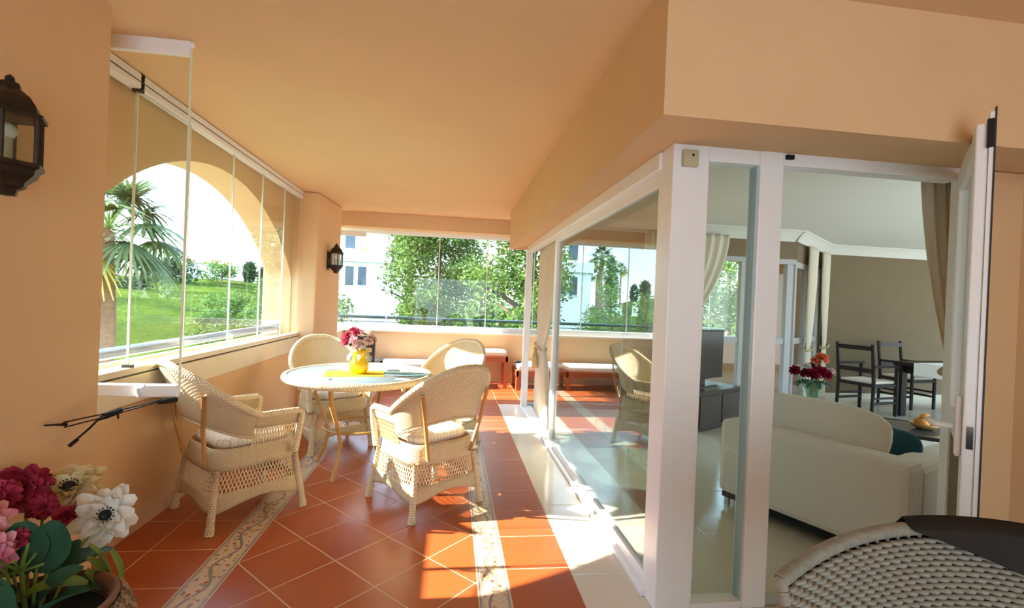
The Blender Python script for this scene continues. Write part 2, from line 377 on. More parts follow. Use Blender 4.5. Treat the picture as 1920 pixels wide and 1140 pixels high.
# far wall
struct('wall_back', boxes((-2.05, 5.2, 7.79, 8.02, -.2, .795), (-2.05, 5.2, 7.79, 8.02, 2.44, CEIL+.1), (5.2, 6.7, 7.6, 7.9, -.2, CEIL)), 'plaster')
struct('trim_2', boxes((-1.9, 5.2, 7.745, 8.02, .795, .823)), 'sill', bevel=.004)
struct('wall_back_lintel', boxes((-1.98, 4.9, 6.68, 6.88, 2.305, CEIL)), 'plaster')
struct('baseboard_left', boxes((-1.70, -1.690, 2.15, 5.55, 0, .082)), 'skirt')
sk = tilemat('skirting_tile_back', .33, .001, .3, 50, 0, TC1, TC2, GR, .006)
struct('baseboard_back', boxes((-1.7, 5.2, 7.78, 7.79, 0, .082)), sk)
# right return wall and facade beyond the door
struct('wall_right', boxes((2.48, 2.75, 1.98, 2.04, 0, 2.08), (2.75, 3.1, -3.0, 2.12, 0, CEIL)), 'plaster')
struct('wall_front_blocker', boxes((1.9, 3.1, -3.15, -3.0, 0, CEIL), (-2.05, 1.9, -3.15, -3.0, 2.15, CEIL)), 'plaster')  # unseen wall and lintel, added to keep sky light off the facade
fr = MB(); fr.box(-1.44, 2.75, -3.1, .9, -.2, -.004)
struct('floor_rear_bounce', fr, plain('bounce_paving', (.62, .62, .64, 1), .5, var=.08, vs=4))  # unseen floor, added pale to bounce neutral light forward
# living room shell
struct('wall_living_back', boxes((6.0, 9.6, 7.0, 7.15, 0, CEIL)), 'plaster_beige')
struct('wall_living_right', boxes((9.5, 9.65, 1.96, 2.5, 0, CEIL), (9.5, 9.65, 6.5, 7.0, 0, CEIL), (9.5, 9.65, 2.5, 6.5, 2.2, CEIL), (9.5, 9.65, 2.5, 6.5, 0, .3)), 'plaster_beige')  # opening added out of view to let sky light into the room
struct('wall_living_front', boxes((3.1, 4.0, 1.96, 2.12, 0, CEIL), (8.6, 9.5, 1.96, 2.12, 0, CEIL), (4.0, 8.6, 1.96, 2.12, 2.25, CEIL), (4.0, 8.6, 1.96, 2.12, 0, .15)), 'plaster_beige')  # second unseen opening, added to brighten the living room
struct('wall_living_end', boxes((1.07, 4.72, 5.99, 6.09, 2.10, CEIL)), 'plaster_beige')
def diagT(x0, y0, x1, y1):
    a = atan2(y1-y0, x1-x0); return Matrix.Translation((x0, y0, 0)) @ Matrix.Rotation(a, 4, 'Z')
TD = diagT(4.72, 6.03, 6.0, 7.02); LD = math.dist((4.72, 6.03), (6.0, 7.02))
dw = MB(); dw.box(0, LD, 0, .1, 2.08, CEIL, T=TD); dw.box(LD-.18, LD+.05, 0, .1, 0, 2.08, T=TD)
struct('wall_living_bay', dw, 'plaster_beige')
# cornice
cn = MB()
for a, b in (((1.07, 5.99), (4.70, 5.99)), ((4.70, 5.99), (6.0, 7.0)), ((6.0, 7.0), (9.5, 7.0))):
    T = diagT(*a, *b); L = math.dist(a, b)
    prof = [(0, 0), (0, -.15), (-.02, -.15), (-.03, -.12), (-.07, -.06), (-.10, -.03), (-.12, -.02), (-.12, 0)]
    rows = [[T @ Vector((x, y, CEIL-.01+z)) for y, z in prof] for x in (-.05, L+.05)]
    cn.grid(rows, cv=True)
struct('trim_3', cn, 'plaster_white')
struct('baseboard_living', boxes((6.0, 9.5, 6.985, 7.0, 0, .08)), 'room_floor')

# ------------------------------------------------------------------ window_1: frameless glazing on the left
w1 = tag(empty('window_1'), kind='structure')
boxes((-1.76, -1.70, 2.15, 5.55, 2.415, 2.495)).build('top_rail', 'white', w1, bevel=.004)
boxes((-1.715, -1.697, 2.15, 5.55, 2.448, 2.452)).build('rail_groove', 'dark_groove', w1)
boxes((-1.76, -1.695, 2.15, 5.55, .880, .915)).build('bottom_rail', 'sill', w1, bevel=.003)
boxes((-1.74, -1.697, 2.15, 5.55, .870, .880)).build('rail_groove', 'dark_groove', w1)
PE = [2.79, 3.31, 3.93, 4.50, 5.06, 5.53]
for a, b in zip(PE[:-1], PE[1:]):
    p = boxes((-1.733, -1.725, a+.004, b-.004, .915, 2.415)).build('pane', 'glass', w1)
    boxes((-1.735, -1.723, a-.003, a+.004, .915, 2.415)).build('pane_edge', 'glass_edge', p)
# small white fitting on the free end of the fixed run
boxes((-1.745, -1.70, 2.77, 2.80, .84, .93), (-1.745, -1.70, 2.77, 2.80, 2.40, 2.50)).build('pane_lock', 'bronze', w1)

# swung open pane with its top and bottom rails
op = empty('folding_glass_pane', (-1.68, 2.38, .86), 0, 'open frameless glass pane swung inward between white rails beside the near pier', 'glass pane')
def loc(o, p): o.location = p; return o
boxes((-.02, .43, -.004, .004, .04, 1.58)).build('pane', 'glass', op)
boxes((.428, .434, -.006, .006, .04, 1.58)).build('pane_edge', 'glass_edge', op)
boxes((-.05, .43, -.014, .014, 1.575, 1.645)).build('top_rail', 'white', op, bevel=.004)
boxes((-.05, .43, -.014, .014, -.015, .045)).build('bottom_rail', 'white', op, bevel=.006)
g = MB(); g.tube([(.425, 0, 1.63), (.44, 0, 1.63)], .012, 8); g.box(.38, .432, -.012, .012, 1.622, 1.665)
g.build('pivot_fitting', 'white', op); g = MB(); g.tube([(.27, -.016, -.01), (.27, -.03, .03), (.30, -.03, .04)], .009, 8); g.build('hook', 'white', op)

# pull cord with a handle
pc = empty('pull_cord', (-1.25, 2.36, .85), 0, 'black pull cord with bent plastic handle strung from the open pane towards the pier', 'cord')
m = MB()
for dz, dx in ((.0, 0), (-.018, .004)):
    a = Vector((-.02, -.02, dz*.2)); b = Vector((-.155+dx, -.43, -.008+dz)); m.tube([a, a.lerp(b, .3)+Vector((0, 0, -.003)), a.lerp(b, .7)+Vector((0, 0, -.003)), b], .0028, 6)
m.build('cord', 'black', pc)
m = MB(); m.tube([(.0, .0, -.012), (-.02, -.04, -.010), (-.035, -.075, -.012)], [.013, .014, .007], 8); m.build('grip', 'black', pc)
m = MB(); m.tube([(-.095, -.22, -.012), (-.115, -.275, -.022), (-.125, -.30, -.030)], [.013, .013, .006], 8)
m.tube([(-.125, -.30, -.030), (-.135, -.325, -.055), (-.16, -.375, -.10)], .004, 6); m.tube([(-.153, -.36, -.09), (-.165, -.385, -.11)], .007, 6)
m.tube([(-.10, -.23, -.01), (-.10, -.225, -.045)], .004, 6); m.build('handle', 'black', pc)
m = MB(); m.tube([(-.15, -.42, -.018), (-.165, -.455, -.01), (-.18, -.48, -.006)], [.007, .004, .003], 6); m.build('end_hook', 'bronze', pc)

# outer railing beyond the arch
ra = empty('railing', (-1.92, 2.2, .70), 0, 'grey steel balcony railing pipe crossing the arched opening', 'railing')
m = MB(); m.tube([(0, 0, .265), (0, 3.43, .275)], .034, 12); m.build('top_rail', 'steel', ra, True)
m = MB(); m.box(-.02, .02, 0, 3.40, .19, .215); m.build('lower_bar', 'sill', ra)
for y in (.55, 3.32):
    m = MB(); m.box(-.012, .012, y-.012, y+.012, -.01, .25); m.build('post', 'sill', ra)

# ------------------------------------------------------------------ window_2: far glazing
w2 = tag(empty('window_2'), kind='structure')
boxes((-1.9, 5.2, 7.86, 7.95, 2.375, 2.44)).build('top_rail', 'white', w2, bevel=.004)
boxes((-1.9, 5.2, 7.85, 7.95, .823, .905)).build('bottom_rail', 'white', w2, bevel=.004)
xs = [-1.9, -1.06, -.24, .56, 1.36, 2.16, 2.96, 3.76, 4.56, 5.19]
for a, b in zip(xs[:-1], xs[1:]):
    p = boxes((a+.004, b-.004, 7.896, 7.904, .905, 2.375)).build('pane', 'glass', w2)
    boxes((b-.007, b+.007, 7.890, 7.910, .905, 2.375)).build('pane_edge', 'glass_edge', p)
# a stacked pane at its left end
sp_ = empty('stacked_glass_pane', (-1.38, 6.95, .80), 0, 'folded glass pane with pale top rail standing left of the far window', 'glass pane')
boxes((-.22, .13, -.004, .004, .03, 1.44)).build('pane', 'glass', sp_)
boxes((-.22, .13, -.012, .012, 1.40, 1.47)).build('top_rail', 'white', sp_)
r2 = empty('railing', (-1.9, 8.3, .5), 0, 'dark green railing pipe outside the far window', 'railing')
m = MB(); m.tube([(0, 0, .50), (7, 0, .50)], .028, 10); m.build('top_rail', 'green_pipe', r2, True)
m = MB(); m.tube([(0, 0, .42), (7, 0, .42)], .008, 6); m.build('lower_bar', 'green_pipe', r2, True)
for x in (.05, 2.4, 4.8):
    m = MB(); m.tube([(x, 0, .49), (x, 0, -.6)], .016, 8); m.build('post', 'green_pipe', r2, True)

# ------------------------------------------------------------------ window_3: sliding glass wall of the living room
w3 = tag(empty('window_3'), kind='structure')
boxes((.93, 1.03, 2.10, 6.02, 2.0, 2.08)).build('head_rail', 'white', w3, bevel=.004)
boxes((.93, 1.06, 2.10, 6.02, 0.001, .028)).build('bottom_track', 'white', w3, bevel=.003)
boxes((.925, 1.0, 5.94, 6.04, .02, 2.05)).build('end_post', 'white', w3, bevel=.005)
boxes((.955, 1.015, 4.33, 4.42, .028, 2.0)).build('leaf_stile', 'white', w3, bevel=.005)
boxes((.962, 1.008, 2.12, 4.33, 1.935, 2.0)).build('leaf_top_rail', 'white', w3, bevel=.004)
boxes((.962, 1.008, 2.12, 4.33, .028, .085)).build('leaf_bottom_rail', 'white', w3, bevel=.004)
boxes((.981, .989, 2.12, 4.34, .08, 1.94)).build('pane', 'glass_mirror', w3)
# ------------------------------------------------------------------ window_4: corner column, sidelight and door frame
w4 = tag(empty('window_4'), kind='structure')
boxes((.945, 1.116, 1.985, 2.13, 0, 2.088)).build('corner_post', 'white', w4, bevel=.006)
boxes((1.116, 1.362, 1.99, 2.06, 2.02, 2.088)).build('head_frame', 'white', w4, bevel=.004)
boxes((1.116, 1.362, 1.99, 2.06, 0, .03)).build('bottom_frame', 'white', w4, bevel=.003)
boxes((1.362, 1.478, 1.985, 2.07, 0, 2.088)).build('door_post', 'white', w4, bevel=.006)
boxes((1.11, 1.37, 2.02, 2.028, .025, 2.03)).build('pane', 'glass', w4)
boxes((1.355, 1.366, 2.0, 2.05, .03, 2.02)).build('glazing_bead', plain('pale_blue_bead', (.42, .55, .60, 1), .4), w4)
boxes((1.478, 2.41, 1.99, 2.07, 2.03, 2.088)).build('door_head', 'white', w4, bevel=.004)
boxes((2.40, 2.48, 1.985, 2.03, 0, 2.088)).build('hinge_jamb', 'white', w4, bevel=.005)
boxes((1.478, 2.40, 1.99, 2.06, 0, .012)).build('door_sill', 'chrome', w4)
boxes((1.485, 1.52, 1.975, 1.995, 2.055, 2.075)).build('door_catch', 'black', w4)
# ------------------------------------------------------------------ door_1: open glazed leaf
d1 = tag(empty('door_1', (2.395, 1.965, 0), atan2(1.44-1.965, 1.83-2.395)), kind='structure')
DL = .770
boxes(*[(a, b, -.022, .012, c_, d_) for a, b, c_, d_ in ((0, .085, .02, 2.05), (DL-.095, DL, .02, 2.05), (.085, DL-.095, 1.955, 2.05), (.085, DL-.095, .02, .13), (.085, DL-.095, .86, .95))]).build('door_frame', 'white', d1, bevel=.005)
boxes((.08, DL-.09, -.004, .004, .95, 1.955)).build('pane', 'glass_door', d1)
boxes((.085, DL-.095, -.012, .012, .13, .86)).build('lower_panel', 'plaster_beige', d1)
boxes((DL-.05, DL+.006, .012, .024, .02, 2.085)).build('leaf_edge_strip', 'white', d1)
boxes((DL-.01, DL+.008, .024, .029, .02, 2.10)).build('edge_seal', 'dark_groove', d1)
boxes((DL-.012, DL+.010, .006, .024, 1.96, 2.06)).build('top_catch', 'black', d1)
hd = boxes((DL-.07, DL-.03, -.040, -.022, .86, 1.08)).build('handle', 'white', d1, bevel=.008)
m = MB(); m.tube([(DL-.05, -.045, .965), (DL-.05, -.085, .965), (DL-.075, -.10, .965), (DL-.17, -.105, .96), (DL-.19, -.10, .955)], [.011, .011, .012, .012, .010], 10); m.build('lever', 'white', hd, True)
boxes((DL, DL+.004, -.012, .006, .90, .98)).build('lock_plate', 'chrome', d1)

# ------------------------------------------------------------------ end glazing of the living room (window_5) and bay door (door_2)
w5 = tag(empty('window_5'), kind='structure')
boxes((1.0, 4.72, 6.0, 6.06, 2.03, 2.11), (1.0, 4.72, 6.0, 6.06, 0.001, .05)).build('rails', 'grey_frame', w5, bevel=.004)
for x in (2.30, 3.94, 4.62): boxes((x-.045, x+.045, 5.99, 6.07, .05, 2.03)).build('stile', 'grey_frame', w5, bevel=.004)
for a, b in ((3.985, 4.575), (2.345, 3.895)): boxes((a, b, 6.005, 6.055, .92, 1.0)).build('mid_rail', 'grey_frame', w5)
for a, b in ((1.0, 2.26), (2.345, 3.895), (3.985, 4.575)): boxes((a, b, 6.027, 6.033, .05, 2.03)).build('pane', 'glass', w5)
d2 = tag(empty('door_2'), kind='structure')
m = MB(); m.box(.03, .11, 0, .07, 0, 2.08, T=TD); m.box(.62, .70, 0, .07, 0, 2.08, T=TD); m.box(LD-.26, LD-.18, 0, .07, 0, 2.08, T=TD)
m.box(.11, LD-.26, 0, .07, 2.0, 2.08, T=TD); m.box(.11, LD-.26, 0, .07, 0.001, .10, T=TD); m.box(.11, LD-.26, .01, .06, .92, 1.0, T=TD); m.build('door_frame', 'grey_frame', d2)
m = MB(); m.box(.11, LD-.26, .03, .036, .1, 2.0, T=TD); m.build('pane', 'glass', d2)

# ------------------------------------------------------------------ curtains
def curtain(name, top, mid, bot, ztop, zmid, zbot, label, tie=True, tassel=False, nf=9, amp=.035, bulge=0):
    """top/mid/bot: ((x,y),(x,y)) ends of the cloth at three heights"""
    root = empty(name, (*[(a+b)/2 for a, b in zip(*bot)], zbot), 0, label, 'curtain', 'ivory curtains of the living room')
    ox, oy, oz = root.location
    NU, NV = nf*8, 40; rows = []
    for j in range(NV+1):
        t = j/NV; z = ztop+(zbot-ztop)*t
        tm = (ztop-zmid)/(ztop-zbot)
        if t < tm: k = t/tm; k2 = k**1.8; A, B = top, mid; amp_ = amp*(1-.55*k2)
        else: k = (t-tm)/(1-tm); k2 = sqrt(k)*.9+.1*k; A, B = mid, bot; amp_ = amp*(.45+.4*k2)
        row = []
        p0 = Vector(A[0]).lerp(Vector(B[0]), k2); p1 = Vector(A[1]).lerp(Vector(B[1]), k2)
        d = (p1-p0); nrm = Vector((-d.y, d.x)).normalized()
        for i in range(NU+1):
            s = i/NU; ph = 2*pi*nf*s+.6*sin(5*s)
            p = p0.lerp(p1, s)+nrm*amp_*sin(ph)*(.7+.3*sin(3*s+1)); row.append((p.x-ox, p.y-oy, z-oz))
        rows.append(row)
    m = MB(); m.grid(rows); o = m.build('cloth', 'curtain', root, True)
    o.modifiers.new('thick', 'SOLIDIFY').thickness = .003
    if tie:
        p0, p1 = Vector(mid[0]), Vector(mid[1]); c = (p0+p1)/2; d = (p1-p0).normalized(); w = (p1-p0).length/2
        nrm = Vector((-d.y, d.x)); pts = []
        for k in range(20):
            a = 2*pi*k/20; q = c+d*(w+.03)*cos(a)+nrm*.055*sin(a); pts.append((q.x-ox, q.y-oy, zmid-oz+.03*cos(a)))
        m = MB(); m.tube(pts, .012, 8, closed=True)
        if tassel:
            q = c-d*(w*.2)-nrm*(-.065)
            for sgn in (1,):
                m.lathe([(.001, .03), (.022, .02), (.026, 0), (.018, -.03), (.03, -.05), (.036, -.10), (.04, -.22), (.001, -.22)], (q.x-ox, q.y-oy, zmid-oz-.03), 12)
        m.build('tieback', 'rope', root, True)
    return root
curtain('curtain', ((1.09, 4.75), (1.09, 5.88)), ((1.06, 5.30), (1.06, 5.72)), ((1.08, 4.95), (1.08, 5.85)), 2.05, .84, .02, 'ivory curtain tied with a tasselled gold rope, far end of the sliding glass wall', True, True, 11, .05)
curtain('curtain', ((2.37, 2.155), (2.66, 2.155)), ((2.585, 2.155), (2.70, 2.155)), ((2.60, 2.155), (2.70, 2.155)), 2.30, 1.1, .02, 'ivory curtain drawn aside behind the hinge jamb of the open white door', True, False, 4, .018)
curtain('curtain', ((2.45, 5.86), (3.62, 5.86)), ((2.35, 5.86), (2.85, 5.86)), ((2.3, 5.86), (2.95, 5.86)), 2.36, .85, .02, 'ivory curtain hanging behind the black television, swept to the left', True, False, 10, .04)
tdl = lambda s, y: tuple((TD @ Vector((s, y, 0)))[:2])
curtain('curtain', (tdl(LD-.40, -.09), tdl(LD-.02, -.09)), (tdl(LD-.24, -.09), tdl(LD-.06, -.09)), (tdl(LD-.34, -.09), tdl(LD-.02, -.09)), 2.33, .85, .02, 'ivory curtain in the room corner, right of the bay door', True, False, 5, .03)
curtain('curtain', (tdl(.42, -.09), tdl(.82, -.09)), (tdl(.42, -.09), tdl(.60, -.09)), (tdl(.42, -.09), tdl(.66, -.09)), 2.33, .85, .02, 'thin ivory curtain hanging at the left half of the bay door behind the roses', True, False, 5, .03)

# ------------------------------------------------------------------ wall lanterns
def lantern():
    root = empty('wall_lantern')
    cx = .125; R6 = .098; n6 = 6
    boxes((0, .014, -.055, .055, -.15, .13)).build('back_plate', 'bronze', root, bevel=.006)
    m = MB(); m.lathe([(.115, .10), (.118, .112), (.098, .122), (.090, .150), (.070, .180), (.062, .186), (.050, .196), (.034, .208), (.032, .228), (.016, .235), (.014, .25), (.001, .262)], (cx, 0, 0), n6, rot=0)
    m.lathe([(.001, .10), (.115, .10)], (cx, 0, 0), n6); m.build('roof', 'bronze', root)
    m = MB(); m.lathe([(.001, -.075), (.112, -.075), (.112, -.09), (.098, -.10), (.092, -.12), (.062, -.150), (.058, -.165), (.036, -.178), (.030, -.20), (.001, -.204)][::-1], (cx, 0, 0), n6); m.build('base', 'bronze', root)
    m = MB()
    for k in range(6):
        a = pi/3*k; m.tube([(cx+R6*cos(a), R6*sin(a), -.08), (cx+R6*cos(a), R6*sin(a), .102)], .0075, 6)
    m.build('frame_bars', 'bronze', root)
    for k in range(6):
        a, b = pi/3*k, pi/3*(k+1); r = R6-.003
        m = MB(); p = [(cx+r*cos(a), r*sin(a)), (cx+r*cos(b), r*sin(b))]
        m.add([(*p[0], -.075), (*p[1], -.075), (*p[1], .10), (*p[0], .10)], [(0, 1, 2, 3)]); m.build('pane', 'lamp_glass', root)
    m = MB(); m.tube([(cx, 0, -.075), (cx, 0, .02)], .014, 10); m.build('candle', 'sensor', root, True)
    m = MB(); m.ball((cx, 0, .045), .026, 8, sz=1.2); m.build('bulb', plain('frosted_bulb', (.75, .75, .72, 1), .3), root, True)
    m = MB(); m.tube([(.01, 0, .03), (.05, 0, .14), (cx, 0, .16)], .010, 8); m.build('bracket', 'bronze', root, True)
    m = MB(); m.tube([(.01, 0, -.10), (.06, 0, -.13), (cx, 0, -.12)], .009, 8); m.build('bracket', 'bronze', root, True)
    return root
la = lantern(); la.location = (-1.44, 1.60, 1.77); la.scale = (.785, .785, .785); tag(la, 'large dark bronze hexagonal wall lantern on the near left pier', 'wall lamp', 'bronze wall lanterns')
lb = copy_tree(la); lb.location = (-1.508, 5.93, 1.77); lb.rotation_euler = (0, 0, radians(-4)); tag(lb, 'small distant bronze wall lantern on the far pier, left of the far window', 'wall lamp')

# small sensor on the corner post
sn = empty('alarm_sensor', (1.018, 1.985, 2.02), 0, 'small square beige sensor box fixed on top of the white corner post', 'sensor')
boxes((-.036, .036, -.022, 0, -.037, .037)).build('housing', 'sensor', sn, bevel=.005)
m = MB(); m.ball((.008, -.022, .012), .006, 6); m.build('lens', 'black', sn, True)

# ------------------------------------------------------------------ wicker armchairs
def ring(hw, hd, N, n=5.0, cy=0):
    """N points evenly spread round a rounded square, starting at the front-right corner"""
    D = []; K = 400
    for k in range(K+1):
        a = pi/4+2*pi*k/K; c, s = cos(a), sin(a)
        D.append((hw*math.copysign(abs(c)**(2/n), c), cy+hd*math.copysign(abs(s)**(2/n), s)))
    L = [0]
    for a, b in zip(D[:-1], D[1:]): L.append(L[-1]+math.dist(a, b))
    out = []; j = 0
    for i in range(N):
        t = L[-1]*i/N
        while L[j+1] < t: j += 1
        k = (t-L[j])/max(1e-9, L[j+1]-L[j]); out.append((D[j][0]+(D[j+1][0]-D[j][0])*k, D[j][1]+(D[j+1][1]-D[j][1])*k))
    return out, L[-1]
def skirt_hw(z): return .288-(z/.44)*.058
def wicker_chair():
    root = empty('wicker_armchair')
    N = 96
    def band(z0, z1, nz, lower=None, name='apron'):
        m = MB(); rows = []; per = 1
        for j in range(nz+1):
            row = []
            for i in range(N):
                zz0 = z0+(lower(i) if lower else 0); z = zz0+(z1-zz0)*j/nz; hw = skirt_hw(z)
                pts, per = RC.setdefault(round(hw, 4), None) or RC.__setitem__(round(hw, 4), ring(hw, hw, N)) or RC[round(hw, 4)]
                row.append((*pts[i], z))
            rows.append(row)
        m.grid(rows, cv=True, uv=lambda a, b: (b/N*2.0, z0+(z1-z0)*a/nz))
        o = m.build(name, 'cane', root, True); s = o.modifiers.new('t', 'SOLIDIFY'); s.thickness = .012; s.offset = -1
    RC = {}
    arch = lambda i: .055*sin(pi*((i % 24)/24))**1.0
    band(.095, .205, 4, arch, 'apron'); band(.325, .445, 4, None, 'seat_band')
    # open diamond lattice between the two bands
    m = MB(); NL = 92
    z0, z1 = .195, .335
    per = 2*pi
    P0, _ = ring(skirt_hw(z0), skirt_hw(z0), NL*2); P1, _ = ring(skirt_hw(z1), skirt_hw(z1), NL*2)
    for i in range(0, NL*2, 2):
        for sgn in (3, -3):
            pts = []
            for k in range(5):
                t = k/4; j = (i+sgn*t*2)
                j0 = math.floor(j); fr = j-j0
                a = Vector(P0[j0 % (2*NL)]).lerp(Vector(P0[(j0+1) % (2*NL)]), fr); b = Vector(P1[j0 % (2*NL)]).lerp(Vector(P1[(j0+1) % (2*NL)]), fr)
                q = a.lerp(b, t); pts.append((q.x, q.y, z0+(z1-z0)*t))
            m.tube(pts, .0030, 4, caps=False)
    m.build('lattice', 'cane_strand', root)
    # legs: wrapped posts running down from the skirt corners
    for sx in (1, -1):
        for sy in (1, -1):
            m = MB(); hw = lambda z: skirt_hw(z)*.93
            m.tube([(sx*hw(z), sy*hw(z), z) for z in (.34, .20, .11, .05, .02, .0)], [.017, .019, .021, .021, .025, .024], 10)
            m.build('leg', 'cane_wrap', root, True)
            m = MB()
    # back and arms: a U-shaped shell
    NU, NV = 72, 10
    def path(u):                          # u 0..1 from right arm front round the back to left arm front
        s = u*2-1; a = abs(s); sg = 1 if s < 0 else -1
        if a > .52:
            k = (a-.52)/.48; x = .245; y = -.06+k*.27
        else:
            th = (a/.52)*pi/2; x = .245*sin(th); y = -.06-.19*cos(th)
        return sg*x, y
    def hgt(u):
        a = abs(u*2-1); t = min(1, max(0, (a-.03)/.60)); t = sin(pi/2*t)**1.7; return .94-.315*t-.015*max(0, a-.75)
    def flare(u):
        a = abs(u*2-1); t = min(1, max(0, (a-.10)/.52)); return .150*(1-t)**1.0+.035
    def P(u, v):
        x, y = path(u); z = .42+(hgt(u)-.42)*v; a = abs(u*2-1)
        th = min(1, a/.52)*pi/2; sg = 1 if u < .5 else -1
        nx, ny = sg*sin(th), -cos(th)
        if a > .52: nx, ny = sg, 0
        k = flare(u)*v**1.1
        return Vector((x+nx*k, y+ny*k, z))
    def shell(u0, u1, n, v0, v1, nv, name):
        m = MB(); rows = [[P(u0+(u1-u0)*i/n, v0+(v1-v0)*j/nv) for j in range(nv+1)] for i in range(n+1)]
        m.grid(rows, uv=lambda a, b: ((u0+(u1-u0)*a/n)*1.5, (v0+(v1-v0)*b/nv)*.5))
        o = m.build(name, 'cane', root, True); s = o.modifiers.new('t', 'SOLIDIFY'); s.thickness = .012; s.offset = 0
    shell(.235, .765, 44, .36, 1, NV, 'backrest')
    shell(0, .24, 16, .62, 1, 3, 'arm_panel'); shell(.76, 1, 16, .62, 1, 3, 'arm_panel')
    for ua, ub in ((0.005, .24), (.76, .995)):
        m = MB(); n = 16
        for i in range(n+1):
            for sg in (1, -1):
                pts = []
                for k in range(4):
                    t = k/3; u = ua+(ub-ua)*(i+sg*t*2)/n
                    if not (ua-.001 <= u <= ub+.001): continue
                    pts.append(P(u, t*.64))
                if len(pts) > 1: m.tube(pts, .0034, 4, caps=False)
        m.build('arm_lattice', 'cane_strand', root)
    # rolled rim along the top, down the arm fronts
    pts = [P(i/60, 1) for i in range(61)]
    f0, f1 = pts[0], pts[-1]
    a = [f0+Vector((0, .012, -.30)).lerp(Vector((0, .03, 0)), 0) if False else Vector((f0.x*.93, f0.y-.005, .36)), Vector((f0.x*.97, f0.y+.005, .46)), Vector((f0.x, f0.y+.018, .56)), Vector((f0.x, f0.y+.022, .605))]
    b = [Vector((-q.x, q.y, q.z)) for q in a][::-1]
    m = MB(); m.tube(a+pts+b, .021, 10); m.build('rolled_rim', 'cane_wrap', root, True)
    # braid under the rim
    m = MB(); m.tube([P(.235+.53*i/40, .36) for i in range(41)], .011, 6); m.build('back_braid', 'cane_wrap', root, True)
    for sx in (1, -1):
        u = .5-sx*.125; top = P(u, .88); out = Vector((top.x*.3, -.5, 0)).normalized()*.026
        m = MB(); bt = Vector((sx*.165, -.262, .36))
        m.tube([top+out, (top+out).lerp(bt, .5)+out*.4, bt], .0125, 10); m.build('back_strut', 'bamboo', root, True)
    # cushion
    m = MB(); prof = [(.001, .0), (.86, .0), (.97, .012), (1, .032), (.97, .052), (.85, .068), (.5, .078), (.001, .08)]
    pts, _ = ring(.215, .215, 48, 4.5); rows = [[(x*r, y*r+.0, .435+z) for x, y in pts] for r, z in prof]
    m.grid(rows, cv=True, flip=True); m.build('seat_cushion', 'quilt', root, True)
    return root
ch = wicker_chair()
def facing(fx, fy): return atan2(-fx, fy)
CG = 'cream wicker armchairs round the glass table'
CH = [((-.135, 3.235), (-.60, .80), 'cream wicker armchair nearest the sliding glass wall, its bamboo-strutted back to the viewer'),
      ((-1.275, 3.145), (.70, .71), 'cream wicker armchair against the left parapet, its back turned to the open glass pane'),
      ((-1.05, 4.47), (.55, -.83), 'shaded cream wicker armchair behind the table, below the far pier lantern'),
      ((-.07, 4.52), (-.62, -.78), 'cream wicker armchair behind the table with strong sunlight on its inner backrest')]
for i, (p, f, lab) in enumerate(CH):
    o = ch if i == 0 else copy_tree(ch)
    o.location = (*p, 0); o.rotation_euler = (0, 0, facing(*f)); tag(o, lab, 'chair', CG)

# ------------------------------------------------------------------ round table
tb = empty('round_table', (-.70, 3.86, 0), radians(10), 'round glass-topped wicker dining table set among four cream armchairs', 'table')
m = MB(); m.lathe([(.001, .722), (.525, .722), (.525, .735), (.001, .735)], n=72); m.build('under_panel', plain('table_panel', (.30, .29, .25, 1), .5), tb, True)
m = MB(); m.lathe([(.001, .736), (.532, .736), (.535, .739), (.532, .743), (.001, .743)], n=72); m.build('glass_top', plain('table_glass', (.20, .28, .34, 1), .03, spec=1.0), tb, True)
m = MB(); m.tube([(.545*cos(2*pi*k/90), .545*sin(2*pi*k/90), .727) for k in range(90)], .024, 12, closed=True); m.build('rim', 'cane_wrap', tb, True)
m = MB(); m.lathe([(.522, .690), (.540, .694), (.548, .71), (.54, .725), (.524, .722), (.522, .690)], n=72)
m.build('apron', 'cane', tb, True)
for k in range(4):
    a = radians(-118)+k*pi/2; pr = lambda r, z: (r*cos(a), r*sin(a), z)
    m = MB(); m.tube([pr(.42, .72), pr(.39, .55), pr(.30, .38), pr(.255, .25), pr(.30, .11), pr(.35, .0)], [.017, .017, .016, .015, .015, .016], 10); m.build('leg', 'bamboo', tb, True)
m = MB(); m.tube([(.265*cos(2*pi*k/40), .265*sin(2*pi*k/40), .33) for k in range(40)], .010, 8, closed=True); m.build('stretcher_ring', 'bamboo', tb, True)
TZ = .743
mt = empty('table_mat', (-.73, 3.80, TZ), radians(0), 'yellow cloth mat on the round glass table under the yellow vase', 'table mat')
T = Matrix.Rotation(radians(8), 4, 'Z'); m = MB(); m.box(-.22, .22, -.14, .14, .0005, .004, T=T); m.build('cloth', 'yellowcloth', mt)
vs_ = empty('yellow_vase', (-.70, 3.80, TZ+.004), 0, 'glossy yellow ceramic vase on the yellow mat on the round table', 'vase')
m = MB(); m.lathe([(.001, 0), (.045, 0), (.062, .015), (.074, .05), (.070, .085), (.052, .115), (.050, .135), (.058, .16), (.064, .185), (.058, .186), (.045, .14), (.001, .13)], n=28)
for k, v in enumerate(m.v):
    if v[2] > .14: a_ = atan2(v[1], v[0]); q_ = 1+.12*sin(7*a_)*(v[2]-.14)/.045; m.v[k] = (v[0]*q_, v[1]*q_, v[2])
m.build('body', 'yellow', vs_, True)
NP = [((-.95, 4.02), 10, 'left rear'), ((-.90, 3.53), -12, 'left front'), ((-.47, 4.10), 8, 'right rear'), ((-.34, 3.56), -8, 'right front')]  # thin flat white strips lying on the glass
